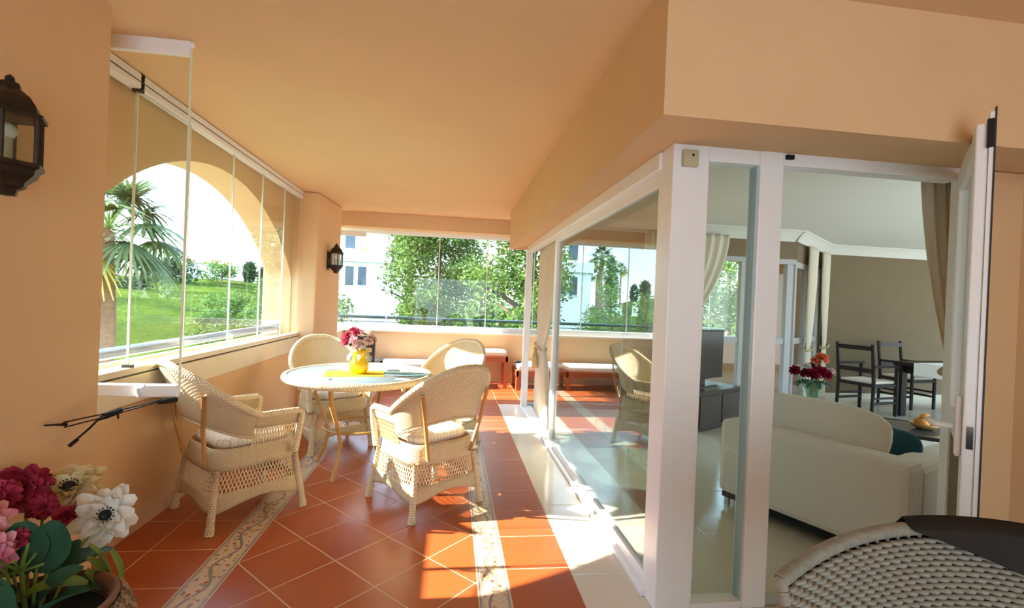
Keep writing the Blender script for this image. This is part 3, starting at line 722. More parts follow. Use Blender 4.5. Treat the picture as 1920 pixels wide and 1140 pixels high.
for (x, y), a, w in NP:
    o = boxes((-.055, .055, -.022, .022, .0005, .007)).build('tabletop_strip', 'white_strip', None, bevel=.002)
    o.location = (x, y, TZ); o.rotation_euler = (0, 0, radians(a)); tag(o, 'small flat white strip on the glass table, %s of the yellow mat' % w, 'white_strip', 'white strips on the round table')

# ------------------------------------------------------------------ flowers
def petal_pts(L, W, curl, cup, nu=5, nv=4):
    rows = []
    for i in range(nu+1):
        t = i/nu; w = W*sin(pi*min(.97, .12+.80*t))**.8; row = []
        for j in range(nv+1):
            s = j/nv*2-1; row.append(Vector((s*w/2, L*t*cos(curl*t), L*t*sin(curl*t)+cup*s*s*w)))
        rows.append(row)
    return rows
def bloom_mb(R, layers, seed, ruffle=.0):
    rnd = random.Random(seed); m = MB()
    for li, (n, Lr, Wr, tilt) in enumerate(layers):
        for k in range(n):
            a = 2*pi*(k+.5*li)/n+rnd.uniform(-.15, .15); t = tilt+rnd.uniform(-.12, .12)
            rows = petal_pts(R*Lr*rnd.uniform(.9, 1.08), R*Wr, rnd.uniform(-.5, .2), .25+rnd.uniform(-.1, .15))
            T = Matrix.Rotation(a, 4, 'Z') @ Matrix.Rotation(t, 4, 'X')
            m.grid([[T @ (p+Vector((0, R*.06, ruffle*R*rnd.uniform(-1, 1)*(i/5)))) for p in r] for i, r in enumerate(rows)])
    return m
FULL = [(9, 1.0, .62, .12), (8, .82, .55, .45), (7, .62, .48, .8), (5, .42, .4, 1.15)]
OPEN = [(10, 1.0, .60, .08), (9, .85, .5, .30), (8, .6, .42, .6)]
BALL = [(10, .95, .6, -.2), (10, .9, .55, .25), (9, .8, .5, .65), (7, .7, .45, 1.0), (5, .55, .4, 1.3)]
def orient(d):
    return Vector(d).to_track_quat('Z', 'Y').to_matrix().to_4x4()
def bloom(parent, loc_, d, R, mat, layers, seed, centre=None, name='flower', label=None):
    T = Matrix.Translation(loc_) @ orient(d)
    m = bloom_mb(R, layers, seed, .06); m.v = [tuple(T @ Vector(v)) for v in m.v]
    o = m.build(name, mat, parent, True)
    if label: o['label'] = label
    if centre:
        c = MB(); c.ball((0, 0, R*.16), R*.19, 8, sz=.7)
        for k in range(14):
            a = 2*pi*k/14; c.ball((R*.24*cos(a), R*.24*sin(a), R*.22), R*.035, 4)
        c.v = [tuple(T @ Vector(v)) for v in c.v]; c.build('flower_centre', centre, o, True)
    return o
def leaf(m, base, d, L, W, droop=.4, seed=0):
    rows = petal_pts(L, W, -droop, .18, 7, 4)
    q = Vector(d).normalized(); x = q.cross(Vector((0, 0, 1)));
    if x.length < 1e-3: x = Vector((1, 0, 0))
    x.normalize(); z = x.cross(q); T = Matrix((x, q, z)).transposed()
    m.grid([[Vector(base)+T @ p for p in r] for r in rows])

# bouquet in the yellow vase
bq = empty('table_bouquet', (-.70, 3.80, TZ+.14), 0, 'bunch of red and blush flowers standing in the yellow vase', 'flowers')
m = MB()
SP = [(-.10, -.02, .16, 'p_red'), (-.06, .02, .20, 'p_red'), (-.02, -.04, .19, 'p_red'), (-.09, -.05, .11, 'p_red'), (-.04, -.07, .13, 'p_pink'), (-.12, .02, .12, 'p_red'), (-.05, .06, .16, 'p_red'),
      (.03, .0, .17, 'p_blush'), (.07, -.03, .12, 'p_blush'), (.03, -.07, .10, 'p_blush'), (.09, .03, .14, 'p_blush'), (-.02, -.08, .07, 'p_blush'), (.06, .06, .17, 'p_blush')]
for i, (x, y, z, mt_) in enumerate(SP):
    m.tube([(x*.15, y*.15, -.07), (x*.5, y*.5, z*.5), (x, y, z)], .003, 5)
    bloom(bq, (x, y, z), (x*3, y*3-.1, .35), .042, mt_, FULL, i)
m.build('stems', 'stem', bq)
m = MB()
for k in range(7):
    a = k*.9+.3; leaf(m, (.02*cos(a), .02*sin(a), .03), (cos(a), sin(a), .25), .10, .04, .9)
m.build('leaves', petal('pale_leaf', (.55, .52, .36, 1), (.65, .62, .45, 1)), bq, True)

# big planter and arrangement, lower left
pt = empty('planter_basket', (-1.12, 1.45, 0), 0, 'round woven bark planter standing by the near left pier', 'planter')
m = MB(); m.lathe([(.001, 0), (.16, 0), (.205, .08), (.235, .20), (.242, .30), (.234, .38), (.214, .43), (.196, .445), (.186, .43), (.18, .37), (.001, .365)], n=48); m.build('basket_body', 'basket', pt, True)
m = MB(); m.lathe([(.186, .425), (.192, .452), (.176, .458), (.164, .44), (.160, .39), (.172, .38), (.186, .425)], n=48); m.build('rim', plain('brown_rim', (.16, .065, .03, 1), .6), pt, True)
m = MB(); m.lathe([(.001, .41), (.165, .405)], n=32); m.build('soil', 'dirt', pt)
fb = empty('flower_arrangement', (-1.12, 1.45, .40), 0, 'arrangement of white, cream, crimson and pink flowers with broad dark leaves in the woven planter', 'flowers')
B0 = Vector((-1.12, 1.45, .40))
BL = [((-1.135, 1.745, .575), (.45, -.55, .42), .098, 'p_white', OPEN, 'black', 'large white flower with a dark centre'),
      ((-1.30, 1.82, .640), (.25, -.35, .75), .100, 'p_cream', OPEN, 'black', 'cream flower with a dark centre, at the back'),
      ((-1.375, 1.74, .675), (.5, -.7, .4), .085, 'p_red', BALL, None, 'crimson flower, largest of its colour'),
      ((-1.385, 1.64, .690), (.4, -.7, .5), .070, 'p_red', BALL, None, None),
      ((-1.29, 1.70, .630), (.4, -.7, .3), .045, 'p_red', BALL, None, None),
      ((-1.225, 1.71, .590), (.5, -.6, .5), .040, 'p_red', BALL, None, None),
      ((-1.325, 1.55, .645), (.5, -.6, .5), .065, 'p_pink', FULL, None, None),
      ((-1.26, 1.50, .585), (.6, -.6, .3), .060, 'p_pink', FULL, None, None),
      ((-1.25, 1.78, .585), (.3, -.6, .3), .060, 'p_blush', FULL, None, None),
      ((-1.23, 1.62, .545), (.3, -.8, .2), .045, 'p_blush', FULL, None, None),
      ((-1.24, 1.55, .60), (.3, -.8, .3), .035, 'p_red', FULL, None, None)]
m = MB()
for i, (p, d, R, mt_, ly, c, lab) in enumerate(BL):
    q = Vector(p)-B0; bloom(fb, q, d, R, mt_, ly, 40+i, c, 'flower', lab)
    n = Vector(d).normalized(); m.tube([q*.25+Vector((0, 0, -.03)), q*.6+Vector((0, 0, .02)), q-n*.06, q-n*.01], .004, 6)
m.build('stems', 'stem', fb)
def broad(m, base, d, L, W, curl, roll=0):
    q = Vector(d).normalized(); x = q.cross(Vector((0, 0, 1))).normalized(); x = Matrix.Rotation(roll, 3, q) @ x; z = x.cross(q); T = Matrix((x, q, z)).transposed(); rows = []
    for i in range(11):
        t = i/10; w = W*(max(0, sin(pi*min(1, t*.93+.04))))**.62*(1-.25*t); rows.append([Vector(base)+T @ Vector((s_*w/2, L*t*cos(curl*t*.6), L*t*sin(curl*t)*.6+.16*w*s_*s_)) for s_ in (-1, -.66, -.33, 0, .33, .66, 1)])
    m.grid(rows)
m = MB()
for p, d, L, W, c_, ro in (((-1.215, 1.53, .50), (-.22, .30, .80), .15, .14, .3, 0), ((-1.175, 1.56, .49), (.02, .30, .75), .15, .13, .4, .3), ((-1.165, 1.58, .45), (.22, .30, .45), .12, .12, .2, .1),
                       ((-1.20, 1.44, .47), (-.05, -.20, .55), .14, .15, -.8, .2), ((-1.25, 1.46, .46), (-.45, -.05, .50), .15, .14, -.5, .4), ((-1.17, 1.42, .44), (.12, -.45, .18), .15, .13, -.8, 0),
                       ((-1.27, 1.52, .49), (-.55, .25, .45), .15, .14, .2, -.2), ((-1.10, 1.55, .44), (.45, .25, .10), .12, .11, -.9, 0), ((-1.15, 1.62, .47), (.25, .6, .2), .14, .12, -.6, 0), ((-1.22, 1.36, .44), (-.2, -.5, .25), .14, .13, -.7, .2), ((-1.12, 1.47, .45), (.20, .05, .40), .13, .13, -.7, .2), ((-1.16, 1.36, .45), (-.05, .12, .45), .13, .14, -.2, 0), ((-1.24, 1.40, .45), (-.25, .15, .40), .14, .14, -.3, .3), ((-1.08, 1.42, .45), (.30, .12, .30), .12, .11, -.6, -.3)):
    broad(m, Vector(p)-B0, d, L, W, c_, ro)
m.build('broad_leaves', 'leaf_pot', fb, True)
m = MB()
for p, d, L, W, dr in (((-1.16, 1.48, .47), (.35, .1, .18), .14, .075, .4), ((-1.10, 1.62, .50), (.45, .15, -.55), .13, .05, .2), ((-1.11, 1.64, .53), (.40, .25, -.65), .14, .05, .2), ((-1.09, 1.60, .47), (.5, .1, -.5), .11, .055, .3), ((-1.06, 1.66, .50), (.4, .1, -.8), .12, .045, .2), ((-1.25, 1.42, .46), (-.3, -.35, .06), .14, .03, .4)):
    leaf(m, Vector(p)-B0, d, L, W, dr)
m.build('pale_leaves', 'leaf_lime', fb, True)
m = MB(); b = Vector((-1.185, 1.50, .53))-B0
m.tube([b+Vector((.03, -.02, -.10)), b], .006, 6)
for d in ((.05, -.02, .06), (-.06, -.01, .04), (.02, -.05, .055), (-.05, -.03, .0), (.055, .0, .02), (0, .02, .07)): m.tube([b, b+Vector(d)*.6, b+Vector(d)], [.004, .0035, .004], 5)
m.build('green_sprig', 'leaf_lime', fb)

# ------------------------------------------------------------------ far benches, dark chair, black thing
def bench(name, x0, x1, y0, y1, h, pad, label, cat, slant=0, padmat='stone_bench'):
    r = empty(name, ((x0+x1)/2, (y0+y1)/2, 0), 0, label, cat); w, d = (x1-x0)/2, (y1-y0)/2
    boxes((-w, w, -d, -d+.035, h-.09, h), (-w, w, d-.035, d, h-.09, h), (-w, -w+.04, -d, d, h-.09, h), (w-.04, w, -d, d, h-.09, h), (-w+.02, w-.02, -d+.02, d-.02, h-.03, h)).build('frame', 'redwood', r, bevel=.004)
    for sx in (-1, 1):
        for sy in (-1, 1): boxes((sx*(w-.03)-.03, sx*(w-.03)+.03, sy*(d-.035)-.03, sy*(d-.035)+.03, 0, h-.02)).build('leg', 'redwood', r, bevel=.004)
    boxes((-w+.02, w-.02, -d+.02, d-.02, h, h+pad)).build('cushion', padmat, r, bevel=.025)
    return r
bench('wooden_bench', .28, .90, 7.28, 7.70, .50, .08, 'low red-brown wooden bench with cream cushion against the far wall', 'bench', padmat='cushion')
bench('wooden_daybed', 1.02, 2.75, 7.15, 7.72, .30, .09, 'long red-brown wooden daybed with white pad, seen through the living room glass', 'bench')
bench('wooden_bench', -1.05, .15, 7.18, 7.66, .30, .08, 'low wooden bench with white pad by the far wall, behind the table', 'bench')
bl = empty('dark_bundle', (.95, 7.05, 0), 0)
bl.location = (.985, 7.30, .30)
tag(bl, 'small dark bundle lying at the near left corner of the white-padded daybed', 'bundle')
m = MB(); m.ball((.06, -.05, .125), .035, 8, sx=1.8, sz=.6); o = m.build('body', 'darkwood', bl, True)
dc = empty('ladder_back_chair', (-1.22, 6.95, 0), radians(-10), 'dark wooden chair standing behind the yellow vase near the far pier', 'chair')
for sx in (-.20, .20):
    m = MB(); m.box(sx-.018, sx+.018, -.2, -.164, 0, .80); m.build('back_post', 'darkwood', dc)
    m = MB(); m.box(sx-.018, sx+.018, .164, .2, 0, .44); m.build('leg', 'darkwood', dc)
for z in (.55, .66, .77): boxes((-.19, .19, -.192, -.172, z-.025, z+.025)).build('back_slat', 'darkwood', dc)
boxes((-.22, .22, -.2, .21, .42, .45)).build('seat', 'darkwood', dc, bevel=.005)

# ------------------------------------------------------------------ foreground rattan chair back
fc = empty('rattan_armchair', (1.155, .965, -.006), radians(-4), 'grey-brown rattan armchair in the bottom right corner, its woven backrest seen from the front', 'chair')
def fcP(u, v):                       # u across -1..1, v 0 bottom .. 1 top rim; the chair faces the viewer
    top = .872-.050*abs(u)**2.2
    return Vector((u*(.445+.025*v), -.13*abs(u)**2-.13*(1-v), .40+(top-.40)*v))
FN = lambda u: Vector((-.27*u, -1, .25)).normalized()
m = MB(); NW, NH = 64, 40
for j in range(NH):                  # weavers
    v = .02+(j+.5)/NH*.94
    m.tube([fcP(-1+2*i/(NW*4), v)+FN(-1+2*i/(NW*4))*(.005+.0055*sin(pi*(i/4)+(j % 2)*pi)) for i in range(NW*4+1)], .0066, 6, sq=.9)
m.build('woven_back', 'rattan', fc, True)
m = MB()
for i in range(0, NW+1, 2): m.tube([fcP(-1+2*i/NW, v/10) for v in range(11)], .0045, 5)
m.build('stakes', 'rattan', fc, True)
m = MB(); m.grid([[fcP(-1+2*i/40, v/8)+Vector((0, .008, 0)) for v in range(9)] for i in range(41)]); m.build('back_core', 'rattan_dark', fc, True)
rim = [fcP(-1, v/6) for v in range(1, 6)]+[fcP(-1+2*i/60, 1) for i in range(61)]+[fcP(1, 1-v/6) for v in range(1, 6)]
m = MB(); m.tube(rim, .0125, 10)
L_ = 0
for i in range(len(rim)-1):          # wrapped strands round the rim
    a, b = rim[i], rim[i+1]
    for k in range(3):
        p = a.lerp(b, k/3); t = (b-a).normalized(); x = t.orthogonal().normalized(); y = t.cross(x)
        m.tube([p+(x*cos(2*pi*q/10)+y*sin(2*pi*q/10))*.013+t*.006*q/10 for q in range(10)], .0030, 4, closed=True)
m.build('rim', 'rattan', fc, True)
for sx in (-1, 1):
    m = MB(); m.tube([(sx*.40, -.10, .44), (sx*.42, -.06, .2), (sx*.43, .0, 0)], .024, 10); m.build('leg', 'rattan', fc, True)
    m = MB(); m.tube([(sx*.38, -.60, .42), (sx*.39, -.60, .2), (sx*.40, -.61, 0)], .024, 10); m.build('leg', 'rattan', fc, True)
boxes((-.42, .42, -.66, -.16, .34, .41)).build('seat', 'rattan', fc, bevel=.02)
boxes((-.38, .38, -.64, -.18, .41, .47)).build('seat_cushion', 'cushion', fc, bevel=.02)
# black sheet standing in for the shadow on the right of the back
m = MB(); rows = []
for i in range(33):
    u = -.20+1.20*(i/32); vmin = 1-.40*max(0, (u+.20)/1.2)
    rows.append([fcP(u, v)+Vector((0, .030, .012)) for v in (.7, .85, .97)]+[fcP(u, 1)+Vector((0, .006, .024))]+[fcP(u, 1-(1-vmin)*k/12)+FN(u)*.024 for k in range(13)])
m.grid(rows); o = m.build('shade_sheet', 'rattan_dark', fc, True); o['label'] = 'black sheet drawn as shadow over the right of the back'
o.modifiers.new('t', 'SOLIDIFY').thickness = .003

# ------------------------------------------------------------------ living room furniture
def rbox(x0, x1, y0, y1, z0, z1): return boxes((x0, x1, y0, y1, z0, z1))
SA = atan2(-.908, .418)               # sofa back runs along local x; local y points into the room
so = empty('sofa', (1.90, 3.10, 0), SA, 'cream fabric sofa with its back to the terrace door', 'sofa')
rbox(0.005, 1.075, .19, .92, .09, .38).build('body', 'sofa', so, bevel=.03)
rbox(0, 1.08, 0, .20, .09, .60).build('backrest', 'sofa', so, bevel=.04)
rbox(.90, 1.08, .15, .925, .09, .57).build('arm', 'sofa', so, bevel=.04)
rbox(0, .16, .15, .925, .09, .52).build('arm', 'sofa', so, bevel=.04)
rbox(.16, .90, .18, .90, .36, .46).build('seat_cushion', 'sofa', so, bevel=.035)
rbox(.02, 1.06, .03, .90, .055, .09).build('plinth', 'black', so)
for x in (.05, 1.03):
    for y in (.05, .87): rbox(x-.015, x+.015, y-.015, y+.015, 0, .07).build('leg', 'chrome', so)
def pillow(name, c, rx, ry, rz_, T, mat, label, cat, n=3.2):
    m = MB(); rows = []
    for i in range(17):
        ph = -pi/2+pi*i/16; row = []
        for k in range(32):
            a = 2*pi*k/32; e = 2/n; f = lambda t: math.copysign(abs(t)**e, t)
            cp = max(0, cos(ph))**.55
            row.append(T @ Vector((rx*f(cos(a))*cp, ry*f(sin(a))*cp, rz_*sin(ph))))
        rows.append(row)
    m.grid(rows, cv=True, flip=True); o = m.build(name, mat, None, True); o.location = c; tag(o, label, cat); return o
TS = Matrix.Rotation(SA, 4, 'Z')
c = so.matrix_basis @ Vector((.42, .27, .62)) if False else (Matrix.Translation((1.90, 3.10, 0)) @ TS) @ Vector((.45, .315, .635))
pillow('back_cushion', c, .44, .17, .085, TS @ Matrix.Rotation(radians(72), 4, 'X'), 'sofa', 'large cream back cushion slumped over the top of the sofa back', 'cushion')
c = (Matrix.Translation((1.90, 3.10, 0)) @ TS) @ Vector((.80, .50, .55))
pillow('throw_cushion', c, .17, .13, .06, TS @ Matrix.Rotation(radians(65), 4, 'X'), 'teal', 'dark teal throw cushion on the sofa seat', 'cushion')

tv = empty('tv_stand', (2.98, 5.22, 0), radians(30), 'low black television bench in the living room corner', 'cabinet')
rbox(-.45, .45, -.22, .22, .04, .43).build('body', 'black', tv, bevel=.006)
rbox(-.46, .46, -.23, .23, .43, .455).build('top', 'black_gloss', tv)
rbox(-.40, .40, -.18, .18, 0, .04).build('plinth', 'black', tv)
for x in (-.225, .225): rbox(x-.21, x+.21, -.232, -.22, .07, .40).build('door', 'black_gloss', tv)
t2 = empty('television', (2.96, 5.25, .455), radians(30), 'black television on the low black bench', 'television')
rbox(-.42, .42, -.03, .03, .08, .66).build('casing', 'black', t2, bevel=.006)
rbox(-.40, .40, -.034, -.029, .10, .64).build('screen', 'black_gloss', t2)
rbox(-.18, .18, -.10, .10, 0, .015).build('stand', 'black_gloss', t2); rbox(-.05, .05, -.02, .02, .015, .09).build('neck', 'black', t2)

st = empty('side_table', (3.48, 4.15, 0), radians(10), 'small low dark side table behind the sofa, under the roses', 'table')
rbox(-.22, .22, -.22, .22, .385, .41).build('top', 'darkwood', st, bevel=.004)
for x in (-.18, .18):
    for y in (-.18, .18): rbox(x-.02, x+.02, y-.02, y+.02, 0, .385).build('leg', 'darkwood', st)
gv = empty('glass_vase', (3.48, 4.15, .41), 0, 'clear flared glass vase of roses behind the sofa', 'vase')
m = MB(); m.lathe([(.001, 0), (.055, 0), (.055, .01), (.045, .02), (.06, .15), (.10, .29), (.105, .30), (.098, .295), (.056, .15), (.04, .03), (.001, .025)], n=24); m.build('body', 'glass_door', gv, True)
rs = empty('rose_bouquet', (3.48, 4.15, .44), 0, 'dark red roses with one coral and pale blooms in the clear glass vase', 'flowers')
m = MB()
for i, (x, y, z, mt_, R) in enumerate(((-.02, -.03, .34, 'p_rose', .075), (.07, -.02, .36, 'p_rose', .075), (-.19, 0, .37, 'p_rose', .055), (.14, -.02, .33, 'p_rose', .06), (-.07, .03, .35, 'p_rose', .06), (.11, .02, .49, 'p_orange', .075), (.07, .05, .46, 'p_orange', .05), (.20, 0, .36, 'p_blush', .05), (-.03, .04, .41, 'p_white', .045), (-.12, .03, .39, 'p_white', .04), (.03, .06, .40, 'p_rose', .055))):
    m.tube([(x*.1, y*.1, 0), (x*.35, y*.35, .2), (x, y, z)], .004, 5)
    bloom(rs, (x, y, z), (x*1.5, y-.25, .5), R, mt_, BALL, 70+i)
m.build('stems', 'stem', rs)
m = MB()
for k in range(10):
    a = k*.63; leaf(m, (.04*cos(a), .04*sin(a), .26), (cos(a), sin(a), .35), .13, .06, .7)
m.build('leaves', 'leaf_pot', rs, True)

ct = empty('coffee_table', (4.08, 3.50, 0), radians(-38), 'low glass coffee table with dark metal edge in front of the sofa', 'table')
rbox(-.50, .50, -.32, .32, .40, .408).build('glass_top', plain('smoked_glass', (.05, .05, .05, 1), .05), ct)
rbox(-.52, .52, -.34, -.32, .385, .412).build('edge', 'darkwood', ct); rbox(-.52, .52, .32, .34, .385, .412).build('edge', 'darkwood', ct)
rbox(-.52, -.50, -.34, .34, .385, .412).build('edge', 'darkwood', ct); rbox(.50, .52, -.34, .34, .385, .412).build('edge', 'darkwood', ct)
for x in (-.49, .49):
    for y in (-.31, .31): rbox(x-.015, x+.015, y-.015, y+.015, 0, .386).build('leg', 'darkwood', ct)
fb2 = empty('fruit_bowl', (4.22, 3.95, .412), 0, 'small round bowl on the low glass coffee table', 'bowl')
fb2.location = (4.06, 3.56, .409)
m = MB(); m.lathe([(.001, 0), (.05, 0), (.09, .025), (.11, .05), (.105, .05), (.06, .012), (.001, .01)], n=20); m.build('bowl', 'bamboo', fb2, True)
for i, (x, y, z) in enumerate(((-.04, -.03, .052), (.045, -.02, .052), (0, .045, .052), (.0, -.005, .098))):
    m = MB(); m.ball((0, 0, 0), .04, 8); o = m.build('orange', 'fruit', None, True); o.location = (4.06+x, 3.56+y, .409+z)
    tag(o, ['orange at the left of the bowl on the coffee table', 'orange at the right of the bowl on the coffee table', 'orange at the back of the bowl on the coffee table', 'orange on top of the heap in the coffee table bowl'][i], 'fruit', 'oranges in the bowl')

# dining set
dt = empty('dining_table', (6.95, 5.55, 0), radians(10), 'dark wooden dining table by the living room back wall', 'table')
rbox(-.75, .75, -.45, .45, .70, .75).build('top', 'darkwood', dt, bevel=.005)
rbox(-.68, .68, -.39, .39, .60, .70).build('apron', 'darkwood', dt)
for x in (-.68, .68):
    for y in (-.38, .38): rbox(x-.05, x+.05, y-.05, y+.05, 0, .70).build('leg', 'darkwood', dt)
rn = empty('table_runner', (6.95, 5.55, .75), radians(10), 'white cloth runner across the dark dining table', 'runner')
boxes((-.765, .76, -.17, .17, .001, .006), (-.765, -.758, -.17, .17, -.16, .006)).build('cloth', 'white_strip', rn)
def dining_chair():
    r = empty('dining_chair')
    for sx in (-.24, .24):
        m = MB(); m.tube([(sx, -.24, 0), (sx, -.22, .44), (sx, -.27, .98)], .022, 6); m.build('back_post', 'darkwood', r)
        m = MB(); m.tube([(sx, .23, 0), (sx, .23, .68)], .024, 6); m.build('leg', 'darkwood', r)
        boxes((sx-.025, sx+.025, -.25, .28, .665, .695)).build('arm', 'darkwood', r, bevel=.006)
        boxes((sx-.012, sx+.012, -.23, .22, .17, .20), (sx-.012, sx+.012, -.23, .22, .24, .265)).build('side_stretcher', 'darkwood', r)
    for z in (.62, .92): boxes((-.24, .24, -.262, -.238, z-.03, z+.03)).build('back_rail', 'darkwood', r)
    boxes((-.25, .25, -.24, .25, .40, .44)).build('seat_frame', 'darkwood', r)
    boxes((-.22, .22, -.21, .23, .44, .475)).build('seat_pad', 'cushion', r, bevel=.012)
    return r
d0 = dining_chair()
for i, (x, y, a, lab) in enumerate(((5.80, 5.92, radians(-78), 'dark wooden armchair at the left end of the dining table'), (6.35, 4.70, radians(10), 'dark wooden armchair on the near side of the dining table'), (6.95, 6.40, radians(190), 'dark wooden armchair on the wall side of the dining table'))):
    o = d0 if i == 0 else copy_tree(d0); o.location = (x, y, 0.001); o.rotation_euler = (0, 0, a); tag(o, lab, 'chair', 'dark dining chairs')

# ================================================================== OUTSIDE
def hz(x, y):
    d = math.hypot(x, y); az = math.degrees(atan2(x, y))
    T = [(0, -3.5), (8, -3.5), (15, -3.1), (25, -1.75), (45, .55), (70, 2.2), (110, 3.4), (150, 3.0), (260, -2)]
    for (a, za), (b, zb) in zip(T[:-1], T[1:]):
        if d <= b: h = za+(zb-za)*(d-a)/(b-a); break
    else: h = -2
    w = min(1, max(0, (-az-6)/16)); h = -3.4+(h+3.4)*w
    return h+.25*sin(x*.21+1)*cos(y*.17)*min(1, d/25)
m = MB(); rows = []
for i in range(60):
    d = 3.2*(1.077**i); rows.append([(d*sin(radians(a)), d*cos(radians(a)), hz(d*sin(radians(a)), d*cos(radians(a)))-.05) for a in range(-120, 61, 3)])
m.grid(rows, flip=True); struct('hill', m, 'grass', smooth=True)

def foliage(n, blobs, size, seed, flat=.5):
    """leaf clusters: every leaf a small folded quad"""
    rnd = random.Random(seed); m = MB(); vs = []; fs = []
    tot = sum(b[3]**2 for b in blobs)
    for cx, cy, cz, r, sz in blobs:
        for _ in range(int(n*r*r/tot)):
            a = rnd.uniform(0, 2*pi); z = rnd.uniform(-1, 1); q = sqrt(1-z*z); rr = r*(rnd.random()**.35)*rnd.uniform(.85, 1.08)
            p = Vector((cx+rr*q*cos(a), cy+rr*q*sin(a), cz+rr*z*sz))
            d = Vector((rnd.gauss(0, 1), rnd.gauss(0, 1), rnd.gauss(0, .6)+.1)).normalized(); e = d.orthogonal().normalized()
            e = Matrix.Rotation(rnd.uniform(0, 2*pi), 3, d) @ e; L = size*rnd.uniform(.6, 1.3); W = L*flat
            b = len(vs); f = d.cross(e)
            vs += [p, p+d*L*.5+e*W*.5, p+d*L, p+d*L*.5-e*W*.5+f*W*.2]; fs.append((b, b+1, b+2, b+3))
    m.add(vs, fs); return m
def blobs_in(rnd, c, r, sz, n, k=.42):
    out = []
    for _ in range(n):
        a = rnd.uniform(0, 2*pi); z = rnd.uniform(-.9, 1); q = sqrt(max(0, 1-z*z)); t = rnd.uniform(.35, .85)
        out.append((c[0]+r*t*q*cos(a), c[1]+r*t*q*sin(a), c[2]+r*t*z*sz, r*k*rnd.uniform(.7, 1.2), .85))
    return out
def bush(name, x, y, top, r, n, size, label, cat='bush', mat='leaf_bush', seed=0, base=None, group=None):
    rnd = random.Random(seed); g = hz(x, y) if base is None else base; hgt_ = top-g
    o = empty(name, (x, y, g), 0, label, cat, group)
    sz = hgt_*.62/r
    B = blobs_in(rnd, (0, 0, hgt_*.5), r, sz, 14, .40)
    foliage(n, B, size, seed).build('foliage', mat, o, True)
    m = MB(); m.tube([(0, 0, -.3), (.05, .02, hgt_*.5), (.02, 0, hgt_*.75)], [r*.05, r*.04, r*.02], 8)
    for k in range(5):
        a = k*1.3; m.tube([(0, 0, hgt_*.25), (r*.4*cos(a), r*.4*sin(a), hgt_*.6)], [r*.03, r*.012], 6)
    m.build('trunk', 'trunk', o, True); return o
# the big tree beyond the far window, and the shrubs under it
def tree(x, y, base, cz, r, sz, n, size, label, seed, tr, mat='leaf_tree', nb=26):
    rnd = random.Random(seed); o = empty('broadleaf_tree', (x, y, base), 0, label, 'tree')
    foliage(n, blobs_in(rnd, (0, 0, cz-base), r, sz, nb, .36), size, seed).build('foliage', mat, o, True)
    m = MB(); H = cz-base; m.tube([(0, 0, -.3), (.05, 0, H*.4), (-.05, .1, H*.8), (0, 0, H*1.3)], [tr, tr*.85, tr*.6, tr*.2], 10)
    for k in range(6):
        a = k*1.1; z = H*(.45+.08*k); m.tube([(0, 0, z), (r*.35*cos(a), r*.35*sin(a), z+r*.25), (r*.7*cos(a), r*.7*sin(a), z+r*.4)], [tr*.5, tr*.3, tr*.1], 7)
    m.build('trunk', 'trunk', o, True); return o
tree(-.5, 17.6, -3.4, 2.3, 2.5, 1.05, 24000, .14, 'dense sunlit green tree filling the middle of the far window', 3, .2)
tree(2.30, 13.4, -3.4, 2.8, 2.4, 1.2, 24000, .13, 'dark leafy tree with grey trunk at the right of the far window', 5, .22)
tree(7.0, 18.0, -3.4, 2.4, 2.8, 1.1, 9000, .17, 'green garden tree seen through the living room end glazing', 8, .2)
tree(12.8, 20.5, -3.4, 3.0, 3.2, 1.1, 7000, .20, 'green garden tree seen beyond the bay door of the living room', 9, .2)
tree(-1.9, 21.0, -3.4, 4.6, 1.5, 1.5, 3500, .16, 'tall slim tree rising behind the white house and the sunlit tree', 12, .16, 'leaf_dark', 14)
bush('shrub', -1.5, 11.6, .85, .9, 3600, .10, 'sunlit green shrub below the far window, right of the white house', 'shrub', 'leaf_bush', 21, -3.4)
bush('shrub', .4, 11.2, .62, .85, 3000, .10, 'green shrub at the foot of the sunlit tree outside the far window', 'shrub', 'leaf_tree', 22, -3.4)
bush('shrub', -4.3, 17.5, 1.25, 1.5, 4000, .14, 'rounded olive shrub in front of the white house', 'shrub', 'leaf_bush', 23, -3.4)
bush('shrub', 1.6, 10.6, .70, .6, 2600, .10, 'pale green shrub under the dark tree outside the far window', 'shrub', 'leaf_bush', 24, -3.4)
bush('shrub', 4.2, 12.2, 1.0, 1.1, 2800, .11, 'leafy shrub outside, right of the far terrace end', 'shrub', 'leaf_tree', 25, -3.4)

# white house
hs = empty('white_house', (-10.33, 40, -6.57), 0, 'white rendered house with flat parapet beyond the far window', 'house')
boxes((.2, 3.1, 0, 5, 1, 6.42)).build('wall', 'house_white', hs)
boxes((.1, 3.22, -.12, 5.1, 6.42, 6.95)).build('parapet', 'house_white', hs)
boxes((.2, 1.15, 1.6, 4.8, 6.95, 9.6)).build('upper_wall', 'house_white', hs)
m = MB(); m.prism([(.1, 1.4), (1.35, 1.4), (1.35, 5), (.1, 5)], 9.6, 9.85); m.build('upper_roof', 'roof_tile', hs)
m = MB(); m.add([(1.15, 1.6, 6.96), (3.0, 1.6, 6.96), (3.0, 4.8, 6.96), (1.15, 4.8, 6.96), (1.15, 3.7, 7.65), (3.0, 3.7, 7.45)], [(0, 1, 5, 4), (2, 3, 4, 5), (1, 2, 5), (0, 4, 3), (0, 3, 2, 1)]); m.build('tiled_roof', 'roof_tile', hs)
for a, b, c_, d_ in ((.95, 1.35, 5.25, 6.18), (1.55, 1.95, 5.28, 6.18)):
    f = boxes((a-.06, b+.06, -.03, .02, c_-.06, d_+.06)).build('window', 'house_white', hs); boxes((a, b, -.05, -.02, c_, d_)).build('pane', 'house_glass', f)
f = boxes((.55, 1.05, 1.55, 1.6, 7.2, 8.9)).build('window', 'house_glass', hs)

